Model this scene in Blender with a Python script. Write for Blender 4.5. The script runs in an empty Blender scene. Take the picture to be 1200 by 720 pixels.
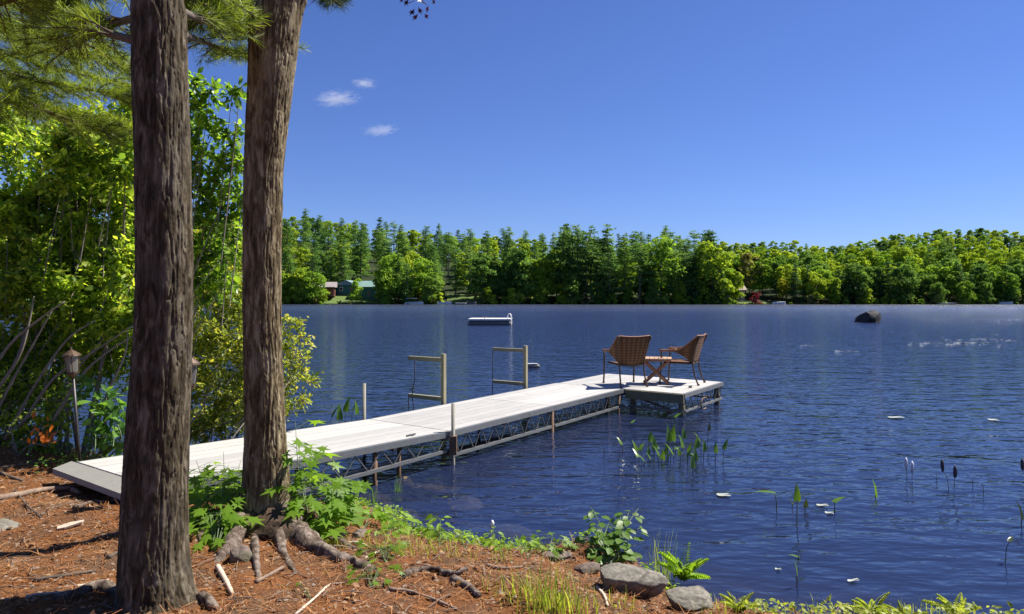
import bpy, math, random
import numpy as np
from mathutils import Vector, Matrix
random.seed(7)
rng = np.random.default_rng(11)
SC = bpy.context.scene
COL = SC.collection
R = math.radians

# ------------------------------------------------------------------ camera, sky, sun, exposure
CAMZ, FPX, HOR = 1.97, 800.0, 349.0          # eye height, focal length in 1200-wide pixels, horizon row
cam = bpy.data.cameras.new('camera'); camo = bpy.data.objects.new('camera', cam); COL.objects.link(camo)
camo.location = (0, 0, CAMZ); camo.rotation_euler = (R(90), 0, 0)
cam.sensor_width = 36; cam.lens = 24; cam.shift_y = -(360 - HOR) / 1200
cam.clip_start = 0.05; cam.clip_end = 6000
SC.camera = camo

SUN_EL, SUN_X, SUN_Y = R(55), 0.92, 0.40      # sun: high, from the right and a little beyond
az = math.atan2(SUN_X, SUN_Y)                 # clockwise from +Y
wd = bpy.data.worlds.new('World'); SC.world = wd; wd.use_nodes = True
nt = wd.node_tree; nt.nodes.clear()
wo = nt.nodes.new('ShaderNodeOutputWorld'); bg = nt.nodes.new('ShaderNodeBackground')
sk = nt.nodes.new('ShaderNodeTexSky'); sk.sky_type = 'NISHITA'; sk.sun_disc = False
sk.sun_elevation = SUN_EL; sk.sun_rotation = az; sk.altitude = 300
sk.air_density = 1.0; sk.dust_density = 0.0; sk.ozone_density = 3.0
tint = nt.nodes.new('ShaderNodeMix'); tint.data_type = 'RGBA'; tint.blend_type = 'MULTIPLY'
tint.inputs[0].default_value = 1.0; tint.inputs[7].default_value = (0.64, 0.77, 1.24, 1)
nt.links.new(sk.outputs[0], tint.inputs[6]); nt.links.new(tint.outputs[2], bg.inputs[0])
bg.inputs[1].default_value = 0.051
nt.links.new(bg.outputs[0], wo.inputs[0])
sun = bpy.data.lights.new('sun', 'SUN'); suno = bpy.data.objects.new('sun', sun); COL.objects.link(suno)
sun.energy = 5.0; sun.angle = R(0.53); sun.color = (1.0, 0.95, 0.86)
sd = Vector((SUN_X * math.cos(SUN_EL), SUN_Y * math.cos(SUN_EL), math.sin(SUN_EL)))
suno.rotation_euler = sd.to_track_quat('Z', 'Y').to_euler(); suno.location = (20, 10, 30)
SC.view_settings.view_transform = 'Standard'; SC.view_settings.look = 'None'
SC.view_settings.exposure = 1.0; SC.view_settings.gamma = 1.0
SC.render.engine = 'CYCLES'
SC.cycles.max_bounces = 6; SC.cycles.transparent_max_bounces = 12
SC.cycles.diffuse_bounces = 3; SC.cycles.glossy_bounces = 3; SC.cycles.transmission_bounces = 4
SC.cycles.caustics_reflective = False; SC.cycles.caustics_refractive = False
SC.cycles.use_denoising = True

# ------------------------------------------------------------------ small helpers
def W(px, py, d):
    return Vector(((px - 600) / FPX * d, d, CAMZ - (py - HOR) / FPX * d))
def onplane(px, py, z):
    return W(px, py, (CAMZ - z) * FPX / (py - HOR))
def tag(o, label=None, cat=None, group=None, kind=None):
    if label: o['label'] = label
    if cat: o['category'] = cat
    if group: o['group'] = group
    if kind: o['kind'] = kind
    return o
def empty(name, loc, label=None, cat=None, group=None, rz=0):
    o = bpy.data.objects.new(name, None); COL.objects.link(o); o.location = loc; o.rotation_euler = (0, 0, rz)
    o.empty_display_size = 0.1
    return tag(o, label, cat, group)
def mesh(name, V, F, smooth=False):
    V = np.asarray(V, dtype=np.float32).reshape(-1, 3)
    me = bpy.data.meshes.new(name)
    if isinstance(F, np.ndarray):
        n, k = F.shape
        me.vertices.add(len(V)); me.vertices.foreach_set('co', V.ravel())
        me.loops.add(n * k); me.loops.foreach_set('vertex_index', F.astype(np.int32).ravel())
        me.polygons.add(n)
        me.polygons.foreach_set('loop_start', np.arange(0, n * k, k, dtype=np.int32))
        me.polygons.foreach_set('loop_total', np.full(n, k, dtype=np.int32))
        me.update(calc_edges=True); me.validate()
    else:
        me.from_pydata([tuple(map(float, v)) for v in V], [], F); me.update()
    if smooth: me.polygons.foreach_set('use_smooth', np.ones(len(me.polygons), dtype=bool))
    return me
def obj(name, me, mat=None, parent=None, world=False):
    o = bpy.data.objects.new(name, me); COL.objects.link(o)
    if mat and len(me.materials) == 0: me.materials.append(mat)
    if parent:
        o.parent = parent
        if world:   # vertices are in world coordinates
            o.matrix_parent_inverse = Matrix.Translation(parent.location).inverted() if parent.rotation_euler.z == 0 else (Matrix.Translation(parent.location) @ Matrix.Rotation(parent.rotation_euler.z, 4, 'Z')).inverted()
    return o
class MB:
    def __init__(s): s.v = []; s.f = []
    def add(s, V, F):
        b = len(s.v); s.v += [tuple(x) for x in V]; s.f += [tuple(i + b for i in f) for f in F]; return s
    def box(s, c, size, M=None):
        V = [Vector((x * size[0] / 2, y * size[1] / 2, z * size[2] / 2)) for x in (-1, 1) for y in (-1, 1) for z in (-1, 1)]
        if M is not None: V = [M @ v for v in V]
        V = [v + Vector(c) for v in V]
        return s.add(V, [(0, 1, 3, 2), (4, 6, 7, 5), (0, 4, 5, 1), (2, 3, 7, 6), (0, 2, 6, 4), (1, 5, 7, 3)])
    def beam(s, a, b, w, h, up=Vector((0, 0, 1))):
        a = Vector(a); b = Vector(b); y = (b - a); L = y.length; y = y / L
        x = y.cross(up)
        if x.length < 1e-4: x = y.cross(Vector((1, 0, 0)))
        x.normalize(); z = x.cross(y)
        M = Matrix((x, y, z)).transposed()
        return s.box((a + b) / 2, (w, L, h), M)
    def tube(s, P, r, n=8, cap=True):
        P = [Vector(p) for p in P]; m = len(P)
        if not hasattr(r, '__len__'): r = [r] * m
        V = []; F = []
        ref = None
        for i in range(m):
            t = (P[min(i + 1, m - 1)] - P[max(i - 1, 0)])
            if t.length < 1e-9: t = Vector((0, 0, 1))
            t.normalize()
            if ref is None:
                ref = t.orthogonal().normalized()
            else:
                ref = (ref - t * ref.dot(t))
                if ref.length < 1e-5: ref = t.orthogonal()
                ref.normalize()
            q = t.cross(ref)
            for k in range(n):
                a = 2 * math.pi * k / n
                V.append(P[i] + (ref * math.cos(a) + q * math.sin(a)) * r[i])
        for i in range(m - 1):
            for k in range(n):
                F.append((i * n + k, i * n + (k + 1) % n, (i + 1) * n + (k + 1) % n, (i + 1) * n + k))
        if cap:
            F.append(tuple(range(n))[::-1]); F.append(tuple(range((m - 1) * n, m * n)))
        return s.add(V, F)
    def build(s, name, mat, parent=None, smooth=False, world=False):
        return obj(name, mesh(name, s.v, s.f, smooth), mat, parent, world)
def curve(P, n):
    """Catmull-Rom through points"""
    P = [Vector(p) for p in P]
    if len(P) == 2: return [P[0].lerp(P[1], i / n) for i in range(n + 1)]
    Q = [2 * P[0] - P[1]] + P + [2 * P[-1] - P[-2]]; out = []
    segs = len(P) - 1; per = max(1, n // segs)
    for i in range(segs):
        a, b, c, d = Q[i:i + 4]
        for k in range(per):
            t = k / per
            out.append(0.5 * ((2 * b) + (c - a) * t + (2 * a - 5 * b + 4 * c - d) * t * t + (3 * b - a - 3 * c + d) * t ** 3))
    out.append(P[-1]); return out

def _h(ix, iy, iz, seed):
    n = (ix.astype(np.int64) * 374761393 + iy.astype(np.int64) * 668265263 + iz.astype(np.int64) * 2147483647 + seed * 974711) & 0xffffffff
    n = ((n ^ (n >> 13)) * 1274126177) & 0xffffffff
    n = n ^ (n >> 16)
    return (n & 0xffff) / 65535.0
def noise(x, y, z=0, seed=0):
    x, y, z = np.broadcast_arrays(np.asarray(x, float), np.asarray(y, float), np.asarray(z, float))
    ix, iy, iz = np.floor(x).astype(np.int64), np.floor(y).astype(np.int64), np.floor(z).astype(np.int64)
    fx, fy, fz = x - ix, y - iy, z - iz
    fx = fx * fx * (3 - 2 * fx); fy = fy * fy * (3 - 2 * fy); fz = fz * fz * (3 - 2 * fz)
    r = 0
    for a in (0, 1):
        for b in (0, 1):
            for c in (0, 1):
                r = r + _h(ix + a, iy + b, iz + c, seed) * (fx if a else 1 - fx) * (fy if b else 1 - fy) * (fz if c else 1 - fz)
    return r
def fbm(x, y, z=0, oct=4, seed=0):
    r = 0; a = 1; s = 0
    for o in range(oct):
        r = r + a * noise(x * 2 ** o, y * 2 ** o, np.asarray(z) * 2 ** o, seed + o); s += a; a *= .5
    return r / s
def unit(v):
    return v / np.maximum(np.linalg.norm(v, axis=-1, keepdims=True), 1e-9)
def frames(d, nrm):
    y = unit(d); z = unit(nrm - (nrm * y).sum(-1, keepdims=True) * y); x = np.cross(y, z)
    return np.stack([x, y, z], axis=-1)
def scatter(T, TF, P, M, S):
    """copies of a little triangle template"""
    S = np.asarray(S, float)
    if S.ndim == 1: S = np.repeat(S[:, None], 3, 1)
    V = np.einsum('nij,nkj->nki', M, T[None] * S[:, None, :]) + P[:, None, :]
    F = TF[None] + (np.arange(len(P)) * len(T))[:, None, None]
    return V.reshape(-1, 3), F.reshape(-1, TF.shape[1])
def rdir(n):
    return unit(rng.normal(size=(n, 3)))

LEAF = (np.array([(0, 0, 0), (-.30, .42, .09), (0, 1, -.06), (.30, .42, .09)], float), np.array([(0, 2, 1), (0, 3, 2)]))
LEAF8 = (np.array([(0, 0, 0), (-.22, .25, .05), (0, .3, 0), (.22, .25, .05), (-.27, .55, .05), (0, .62, -.01), (.27, .55, .05), (0, 1, -.10)], float),
         np.array([(0, 2, 1), (0, 3, 2), (1, 2, 5), (1, 5, 4), (2, 3, 6), (2, 6, 5), (4, 5, 7), (5, 6, 7)]))
NEEDLE = (np.array([(-.012, 0, 0), (.012, 0, 0), (0.006, 1, -.04), (-.006, 1, -.04)], float), np.array([(0, 1, 2), (0, 2, 3)]))

# ------------------------------------------------------------------ materials
MATS = {}
class NB:
    def __init__(s, name):
        s.m = bpy.data.materials.new(name); s.m.use_nodes = True; s.t = s.m.node_tree; s.t.nodes.clear()
        s.out = s.n('ShaderNodeOutputMaterial')
    def n(s, typ, **kw):
        x = s.t.nodes.new(typ)
        for k, v in kw.items(): setattr(x, k, v)
        return x
    def l(s, a, b): s.t.links.new(a, b)
    def coords(s, scale=(1, 1, 1), kind='Object'):
        tc = s.n('ShaderNodeTexCoord'); mp = s.n('ShaderNodeMapping'); mp.inputs['Scale'].default_value = scale
        s.l(tc.outputs[kind], mp.inputs[0]); return mp.outputs[0]
    def noise(s, vec, scale, detail=4, rough=.55, dist=0):
        x = s.n('ShaderNodeTexNoise'); x.inputs['Scale'].default_value = scale; x.inputs['Detail'].default_value = detail
        x.inputs['Roughness'].default_value = rough; x.inputs['Distortion'].default_value = dist
        if vec: s.l(vec, x.inputs['Vector'])
        return x.outputs[0]
    def ramp(s, fac, stops):
        x = s.n('ShaderNodeValToRGB'); e = x.color_ramp.elements
        while len(e) < len(stops): e.new(.5)
        for i, (p, c) in enumerate(stops): e[i].position = p; e[i].color = (*c, 1)
        s.l(fac, x.inputs[0]); return x.outputs[0]
    def mix(s, fac, a, b, blend='MIX'):
        x = s.n('ShaderNodeMix', data_type='RGBA', blend_type=blend)
        for sock, v in ((x.inputs[0], fac), (x.inputs[6], a), (x.inputs[7], b)):
            if isinstance(v, (int, float)): sock.default_value = v
            elif isinstance(v, tuple): sock.default_value = (*v, 1)
            else: s.l(v, sock)
        return x.outputs[2]
    def math(s, op, a, b=0.0):
        x = s.n('ShaderNodeMath', operation=op)
        for sock, v in ((x.inputs[0], a), (x.inputs[1], b)):
            if isinstance(v, (int, float)): sock.default_value = v
            else: s.l(v, sock)
        return x.outputs[0]
    def bump(s, h, strength=.5, dist=.01, normal=None):
        x = s.n('ShaderNodeBump'); x.inputs['Strength'].default_value = strength; x.inputs['Distance'].default_value = dist
        s.l(h, x.inputs['Height'])
        if normal: s.l(normal, x.inputs['Normal'])
        return x.outputs[0]
    def bsdf(s, col, rough=.7, metal=0, normal=None, spec=.5):
        x = s.n('ShaderNodeBsdfPrincipled')
        if isinstance(col, tuple): x.inputs['Base Color'].default_value = (*col, 1)
        else: s.l(col, x.inputs['Base Color'])
        if isinstance(rough, (int, float)): x.inputs['Roughness'].default_value = rough
        else: s.l(rough, x.inputs['Roughness'])
        x.inputs['Metallic'].default_value = metal
        x.inputs['Specular IOR Level'].default_value = spec
        if normal: s.l(normal, x.inputs['Normal'])
        return x.outputs[0]
    def done(s, shader): s.l(shader, s.out.inputs[0]); return s.m

def plain(name, col, rough=.6, metal=0, var=.25, scale=20, bump=.2, dist=.003, stretch=(1, 1, 1), spec=.5):
    b = NB(name); v = b.coords(stretch); n = b.noise(v, scale, 5, .6); n2 = b.noise(v, scale * .13, 3, .6)
    c = b.ramp(b.math('ADD', b.math('MULTIPLY', n, .6), b.math('MULTIPLY', n2, .4)),
               [(.3, tuple(x * (1 - var) for x in col)), (.7, tuple(min(1, x * (1 + var)) for x in col))])
    return b.done(b.bsdf(c, rough, metal, b.bump(n, bump, dist), spec))
def leafmat(name, cols, trans=.5, tcol=None, rough=.45, objvar=0.0, spec=.3):
    """cols: dark-to-light list picked leaf by leaf; light also passes through the leaf"""
    b = NB(name); g = b.n('ShaderNodeNewGeometry')
    fac = g.outputs['Random Per Island']
    if objvar:
        oi = b.n('ShaderNodeObjectInfo')
        fac = b.math('ADD', b.math('MULTIPLY', fac, 1 - objvar), b.math('MULTIPLY', oi.outputs['Random'], objvar))
    c = b.ramp(fac, [((i + .5) / len(cols), k) for i, k in enumerate(cols)])
    d = b.bsdf(c, rough, 0, None, spec)
    t = b.n('ShaderNodeBsdfTranslucent')
    tc = b.mix(1.0, c, tcol or (1.9, 1.75, .9), 'MULTIPLY'); b.l(tc, t.inputs[0])
    m = b.n('ShaderNodeMixShader'); m.inputs[0].default_value = trans
    b.l(d, m.inputs[1]); b.l(t.outputs[0], m.inputs[2])
    return b.done(m.outputs[0])
def barkmat(name, dark, mid, light):
    b = NB(name); v = b.coords((1, 1, .22)); n = b.noise(v, 28, 8, .65, .6); n2 = b.noise(b.coords((1, 1, .6)), 5, 4, .6)
    n3 = b.noise(b.coords((1, 1, 1)), 70, 3, .6)
    c = b.ramp(n, [(.33, dark), (.5, mid), (.68, light)])
    c = b.mix(b.ramp(n2, [(.5, (0, 0, 0)), (.75, (.6, .6, .6))]), c, tuple(x * .9 + .03 for x in light))
    nb = b.bump(n3, .25, .004, b.bump(n, .7, .012))
    return b.done(b.bsdf(c, .9, 0, nb, .2))

M_bark1 = barkmat('bark_dark', (.014, .010, .006), (.058, .043, .024), (.19, .16, .115))
M_bark2 = barkmat('bark_warm', (.026, .016, .009), (.125, .092, .048), (.36, .30, .19))
M_twig = plain('twig_bark', (.10, .075, .055), .85, var=.4, scale=40)
M_stem_grey = plain('shrub_bark', (.20, .17, .14), .85, var=.4, scale=30)
M_root = barkmat('root_bark', (.03, .02, .015), (.11, .08, .06), (.27, .22, .18))
M_deadwood = plain('dead_wood', (.20, .14, .10), .85, var=.5, scale=25, stretch=(1, 1, 1))
M_palewood = plain('pale_wood', (.48, .39, .30), .8, var=.3, scale=30)
M_shrub = leafmat('shrub_leaves', [(0.060, 0.123, 0.022), (0.151, 0.260, 0.033), (0.260, 0.385, 0.049), (0.412, 0.495, 0.065)], .6)
M_sapling = leafmat('sapling_leaves', [(0.062, 0.135, 0.021), (0.145, 0.269, 0.029), (0.247, 0.393, 0.041)], .5, rough=.35)
M_alder = leafmat('alder_leaves', [(0.090, 0.143, 0.021), (0.197, 0.268, 0.036), (0.321, 0.376, 0.054), (0.429, 0.429, 0.071)], .5)
M_herb = leafmat('herb_leaves', [(0.056, 0.140, 0.028), (0.098, 0.224, 0.042), (0.140, 0.280, 0.042)], .45)
M_maple = leafmat('maple_leaves', [(0.124, 0.235, 0.020), (0.193, 0.331, 0.028), (0.248, 0.386, 0.035)], .55)
M_redleaf = leafmat('red_leaves', [(.03, .008, .012), (.06, .012, .018)], .4, (1.6, .8, .8))
M_orange = leafmat('orange_leaves', [(.5, .10, .01), (.6, .18, .02)], .4, (1.5, 1.2, 1))
M_needle = leafmat('pine_needles', [(0.084, 0.132, 0.024), (0.168, 0.228, 0.034), (0.276, 0.336, 0.048)], .5, (1.8, 1.75, .8))
M_needle_dark = leafmat('pine_needles_dark', [(.02, .045, .02), (.045, .075, .025)], .3)
M_blue = leafmat('blueberry_leaves', [(.05, .12, .012), (.09, .18, .018), (.13, .23, .03)], .45, rough=.45, spec=.4)
M_grass = leafmat('grass_blades', [(0.145, 0.203, 0.029), (0.246, 0.319, 0.043), (0.348, 0.406, 0.072)], .5)
M_water_leaf = leafmat('water_leaves', [(.06, .14, .015), (.10, .2, .02), (.14, .24, .03)], .4, rough=.25, spec=.6)
M_dark_leaf = leafmat('dark_water_leaves', [(.03, .05, .02), (.05, .07, .03)], .2, rough=.3)
M_stemgreen = plain('green_stem', (.06, .10, .03), .5)
M_stemdark = plain('dark_stem', (.05, .06, .05), .5)
M_flower = plain('pale_flower', (.7, .68, .72), .6)
M_litter = leafmat('needle_litter', [(.10, .035, .012), (.23, .085, .025), (.33, .13, .04), (.36, .19, .08)], .1, rough=.8)
M_dryleaf = leafmat('dry_leaves', [(.10, .05, .025), (.22, .11, .05), (.36, .22, .11)], .2, rough=.7)
# far foliage
def far(name, cols, tr=.45, ov=.5, tc=None): return leafmat(name, cols, tr, tc, .7, ov, .05)
M_far_pine = far('far_pine', [(0.060, 0.136, 0.043), (0.122, 0.234, 0.059), (0.221, 0.342, 0.078)], .35, .4)
M_far_fir = far('far_fir', [(0.033, 0.081, 0.039), (0.063, 0.135, 0.054), (0.108, 0.198, 0.071)], .3, .4)
M_far_mid = far('far_leaf_mid', [(0.102, 0.203, 0.029), (0.181, 0.305, 0.036), (0.264, 0.406, 0.048)])
M_far_light = far('far_leaf_light', [(0.171, 0.267, 0.025), (0.258, 0.361, 0.034), (0.361, 0.447, 0.047)])
M_far_dark = far('far_leaf_dark', [(0.064, 0.138, 0.034), (0.116, 0.211, 0.042), (0.180, 0.295, 0.055)])
M_far_yellow = far('far_leaf_yellow', [(.22, .24, .018), (.32, .32, .025)])
M_far_olive = far('far_leaf_olive', [(.16, .17, .05), (.24, .24, .085)])
M_far_red = far('far_leaf_red', [(.20, .02, .035), (.30, .05, .06)], .3, 0, (1.3, 1, 1))
M_far_trunk = plain('far_trunk', (.16, .13, .10), .9, scale=3)

def mat_ground():
    b = NB('needle_floor'); v = b.coords((1, 1, 1)); n = b.noise(v, 3.0, 6, .65); f = b.noise(b.coords((1, 1, 1)), 60, 6, .7, 1.5)
    big = b.noise(v, .9, 3, .5)
    c = b.ramp(f, [(.28, (.035, .017, .010)), (.46, (.15, .058, .020)), (.62, (.25, .105, .038)), (.8, (.33, .18, .09))])
    c = b.mix(b.ramp(n, [(.42, (0, 0, 0)), (.62, (.75, .75, .75))]), c, b.ramp(f, [(.3, (.035, .025, .018)), (.7, (.17, .115, .075))]))
    # lake bottom and wet edge: below the water line the floor is brown silt and stones
    g = b.n('ShaderNodeNewGeometry'); sp = b.n('ShaderNodeSeparateXYZ'); b.l(g.outputs['Position'], sp.inputs[0])
    wet = b.n('ShaderNodeMapRange'); wet.inputs[1].default_value = .06; wet.inputs[2].default_value = -.02; b.l(sp.outputs[2], wet.inputs[0])
    silt = b.ramp(b.noise(v, 2.2, 5, .6), [(.35, (.03, .022, .010)), (.55, (.06, .04, .017)), (.7, (.10, .066, .03))])
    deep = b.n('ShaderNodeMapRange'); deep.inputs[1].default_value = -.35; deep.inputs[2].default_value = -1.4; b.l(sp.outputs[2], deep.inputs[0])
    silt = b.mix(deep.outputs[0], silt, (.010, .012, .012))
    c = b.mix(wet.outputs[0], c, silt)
    nb = b.bump(f, .8, .02, b.bump(n, .5, .05))
    return b.done(b.bsdf(c, .9, 0, nb, .15))
M_ground = mat_ground()
def mat_water():
    b = NB('lake_water')
    tc = b.n('ShaderNodeTexCoord'); mp = b.n('ShaderNodeMapping'); mp.inputs['Rotation'].default_value = (0, 0, R(12)); mp.inputs['Scale'].default_value = (.55, 1.25, 1)
    b.l(tc.outputs['Object'], mp.inputs[0]); v = mp.outputs[0]
    mp2 = b.n('ShaderNodeMapping'); mp2.inputs['Rotation'].default_value = (0, 0, R(-22)); mp2.inputs['Scale'].default_value = (.7, 1.5, 1)
    b.l(tc.outputs['Object'], mp2.inputs[0])
    n1 = b.noise(v, 1.1, 2, .5, .3); n2 = b.noise(mp2.outputs[0], 3.2, 2, .5, .2); n3 = b.noise(v, 9, 2, .5)
    big = b.noise(v, .035, 3, .5)
    # calmer sheltered water by the shore, ruffled further out
    g = b.n('ShaderNodeNewGeometry'); sp = b.n('ShaderNodeSeparateXYZ'); b.l(g.outputs['Position'], sp.inputs[0])
    sh = b.n('ShaderNodeMapRange'); sh.inputs[1].default_value = 4; sh.inputs[2].default_value = 60; sh.inputs[3].default_value = .36; sh.inputs[4].default_value = 1.7
    b.l(sp.outputs[1], sh.inputs[0])
    h = b.math('ADD', b.math('MULTIPLY', n1, .9), b.math('ADD', b.math('MULTIPLY', n2, .55), b.math('MULTIPLY', n3, .16)))
    h = b.math('MULTIPLY', h, b.math('MULTIPLY', sh.outputs[0], b.math('ADD', b.math('MULTIPLY', big, .9), .5)))
    nb = b.bump(h, 1.0, .15)
    gl = b.n('ShaderNodeBsdfGlossy'); rg = b.n('ShaderNodeMapRange'); rg.inputs[1].default_value = 8; rg.inputs[2].default_value = 130; rg.inputs[3].default_value = .03; rg.inputs[4].default_value = .20
    b.l(sp.outputs[1], rg.inputs[0]); b.l(rg.outputs[0], gl.inputs['Roughness']); gl.inputs['Color'].default_value = (.95, .97, 1, 1); b.l(nb, gl.inputs['Normal'])
    tr = b.n('ShaderNodeBsdfTransparent'); tr.inputs[0].default_value = (.60, .62, .60, 1)
    fr = b.n('ShaderNodeFresnel'); fr.inputs[0].default_value = 1.33; b.l(nb, fr.inputs['Normal'])
    body = b.n('ShaderNodeBsdfDiffuse'); body.inputs[0].default_value = (.022, .036, .105, 1)      # fine particles give the lake its own blue
    tb = b.n('ShaderNodeMixShader'); tb.inputs[0].default_value = .40; b.l(tr.outputs[0], tb.inputs[1]); b.l(body.outputs[0], tb.inputs[2])
    mx = b.n('ShaderNodeMixShader'); b.l(fr.outputs[0], mx.inputs[0]); b.l(tb.outputs[0], mx.inputs[1]); b.l(gl.outputs[0], mx.inputs[2])
    return b.done(mx.outputs[0])
M_water = mat_water()
def mat_rock(name, dark, light, moss=0.0):
    b = NB(name); v = b.coords(); n = b.noise(v, 6, 8, .65); f = b.noise(v, 45, 5, .7)
    c = b.ramp(b.math('ADD', b.math('MULTIPLY', n, .6), b.math('MULTIPLY', f, .4)), [(.35, dark), (.65, light)])
    vo = b.n('ShaderNodeTexVoronoi', feature='DISTANCE_TO_EDGE'); vo.inputs['Scale'].default_value = 2.2; b.l(v, vo.inputs['Vector'])
    ck = b.ramp(vo.outputs[0], [(0, (.35, .35, .35)), (.03, (1, 1, 1))])
    c = b.mix(.8, c, ck, 'MULTIPLY')
    if moss: c = b.mix(b.ramp(b.noise(v, 3, 4, .6), [(.5, (0, 0, 0)), (.62, (moss, moss, moss))]), c, (.06, .08, .02))
    return b.done(b.bsdf(c, .85, 0, b.bump(f, .5, .01, b.bump(n, .6, .04)), .25))
M_rock = mat_rock('granite', (.075, .068, .055), (.27, .245, .20))
M_rock_dark = mat_rock('dark_rock', (.010, .010, .012), (.065, .06, .06))
M_rock_brown = mat_rock('brown_rock', (.08, .06, .05), (.22, .17, .14), .5)
M_rock_wet = mat_rock('wet_stone', (.06, .045, .022), (.19, .13, .06), .5)
def mat_deck():
    b = NB('deck_boards'); v = b.coords((1, 1, 1)); oi = b.n('ShaderNodeObjectInfo'); n = b.noise(v, 9, 5, .6); st = b.noise(v, 1.1, 4, .65); sp = b.noise(v, 60, 2, .5)
    c = b.ramp(b.math('ADD', b.math('MULTIPLY', n, .5), b.math('MULTIPLY', oi.outputs['Random'], .5)), [(.2, (.315, .305, .29)), (.8, (.43, .415, .39))])
    c = b.mix(b.ramp(st, [(.54, (0, 0, 0)), (.76, (.35, .35, .35))]), c, (.20, .19, .17))      # old water stains
    c = b.mix(b.ramp(sp, [(.70, (0, 0, 0)), (.76, (.6, .6, .6))]), c, (.12, .10, .08))          # specks of dirt
    return b.done(b.bsdf(c, .7, 0, b.bump(n, .15, .003), .4))
M_deck = mat_deck()
M_gang = plain('ramp_plate', (.22, .21, .19), .75, var=.12, scale=30)
M_alu = plain('weathered_aluminium', (.13, .135, .14), .55, .3, var=.2, scale=12)
M_dockframe = plain('olive_frame', (.17, .15, .085), .7, var=.3, scale=12)
M_steel = plain('galvanised_pipe', (.10, .10, .10), .5, .4, var=.3, scale=25)
M_rust = plain('rusty_pipe', (.14, .085, .05), .8, .1, var=.5, scale=20)
M_postwood = plain('weathered_timber', (.30, .27, .17), .85, var=.25, scale=30, stretch=(1, 1, .2))
M_postlight = plain('sunbleached_post', (.25, .235, .19), .85, var=.2, scale=30, stretch=(1, 1, .2))
M_rope = plain('dark_rope', (.02, .02, .03), .9)
M_black = plain('black_paint', (.03, .025, .022), .45)
M_bronze = plain('bronze_metal', (.09, .055, .035), .5, .4)
def mat_wicker():
    b = NB('wicker'); v = b.coords((1, 1, 1), 'UV')
    w1 = b.n('ShaderNodeTexWave', bands_direction='X'); w1.inputs['Scale'].default_value = 1.5; b.l(v, w1.inputs[0])
    w2 = b.n('ShaderNodeTexWave', bands_direction='Y'); w2.inputs['Scale'].default_value = 1.7; b.l(v, w2.inputs[0])
    h = b.math('MULTIPLY', w1.outputs[1], w2.outputs[1]); n = b.noise(v, 30, 4)
    c = b.ramp(b.math('ADD', b.math('MULTIPLY', h, .6), b.math('MULTIPLY', n, .4)), [(.15, (.085, .036, .014)), (.45, (.20, .09, .032)), (.8, (.33, .16, .06))])
    d = b.bsdf(c, .6, 0, b.bump(h, .8, .012), .3)
    t = b.n('ShaderNodeBsdfTranslucent'); b.l(c, t.inputs[0]); m = b.n('ShaderNodeMixShader'); m.inputs[0].default_value = .12
    b.l(d, m.inputs[1]); b.l(t.outputs[0], m.inputs[2]); return b.done(m.outputs[0])
M_wicker = mat_wicker()
M_teak = plain('teak', (.26, .115, .055), .6, var=.3, scale=25, stretch=(1, .2, 1))
M_teak_pale = plain('pale_teak', (.42, .26, .15), .6, var=.2, scale=25)
M_white = plain('white_paint', (.78, .77, .74), .5, var=.06)
M_greyhull = plain('grey_hull', (.10, .10, .10), .6)
M_raftdeck = plain('raft_deck', (.70, .69, .66), .7, var=.08)
M_cushion = plain('pale_cushion', (.72, .68, .62), .8, var=.06)
def mat_glass():
    b = NB('lamp_glass'); x = b.n('ShaderNodeBsdfPrincipled'); x.inputs['Base Color'].default_value = (.42, .40, .34, 1); x.inputs['Roughness'].default_value = .35
    x.inputs['Transmission Weight'].default_value = .55; return b.done(x.outputs[0])
M_glass = mat_glass()
M_pane = plain('window_glass', (.03, .04, .05), .08, var=.1, bump=0, spec=.8)
M_lawn = plain('lawn_grass', (.08, .125, .022), .95, var=.35, scale=1.2)
def mat_hill():
    b = NB('forest_floor'); v = b.coords(); n = b.noise(v, .08, 5, .6)
    return b.done(b.bsdf(b.ramp(n, [(.35, (.016, .024, .010)), (.65, (.035, .045, .018))]), .95, 0, b.bump(n, .4, .5), .1))
M_hill = mat_hill()
M_bank = plain('shore_bank', (.20, .17, .12), .95, var=.4, scale=.8)

# ------------------------------------------------------------------ shore ground, lake bottom, lake
SHORE = np.array([(-60, 34), (-30, 20), (-14, 13), (-9, 10.6), (-6, 9.0), (-4.6, 8.2), (-3.7, 7.2), (-2.9, 6.75), (-2.0, 6.5), (-1.41, 6.28), (-1.08, 6.1), (-.63, 5.62),
                  (-.27, 5.40), (.13, 5.26), (.6, 5.12), (.98, 4.8), (1.25, 4.40), (1.6, 4.20), (2.1, 4.12), (2.7, 4.16), (3.3, 3.9), (6, 3.0), (20, 1), (60, -6)], float)
def sdist(x, y):
    x = np.asarray(x, float); y = np.asarray(y, float); best = np.full(x.shape, 1e9); sg = np.ones(x.shape)
    for a, b in zip(SHORE[:-1], SHORE[1:]):
        ex, ey = b - a; L2 = ex * ex + ey * ey
        t = np.clip(((x - a[0]) * ex + (y - a[1]) * ey) / L2, 0, 1)
        dx, dy = x - (a[0] + t * ex), y - (a[1] + t * ey); d = np.hypot(dx, dy)
        c = ex * (y - a[1]) - ey * (x - a[0])
        m = d < best; best = np.where(m, d, best); sg = np.where(m, np.where(c > 0, -1, 1), sg)
    return best * sg
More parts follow.
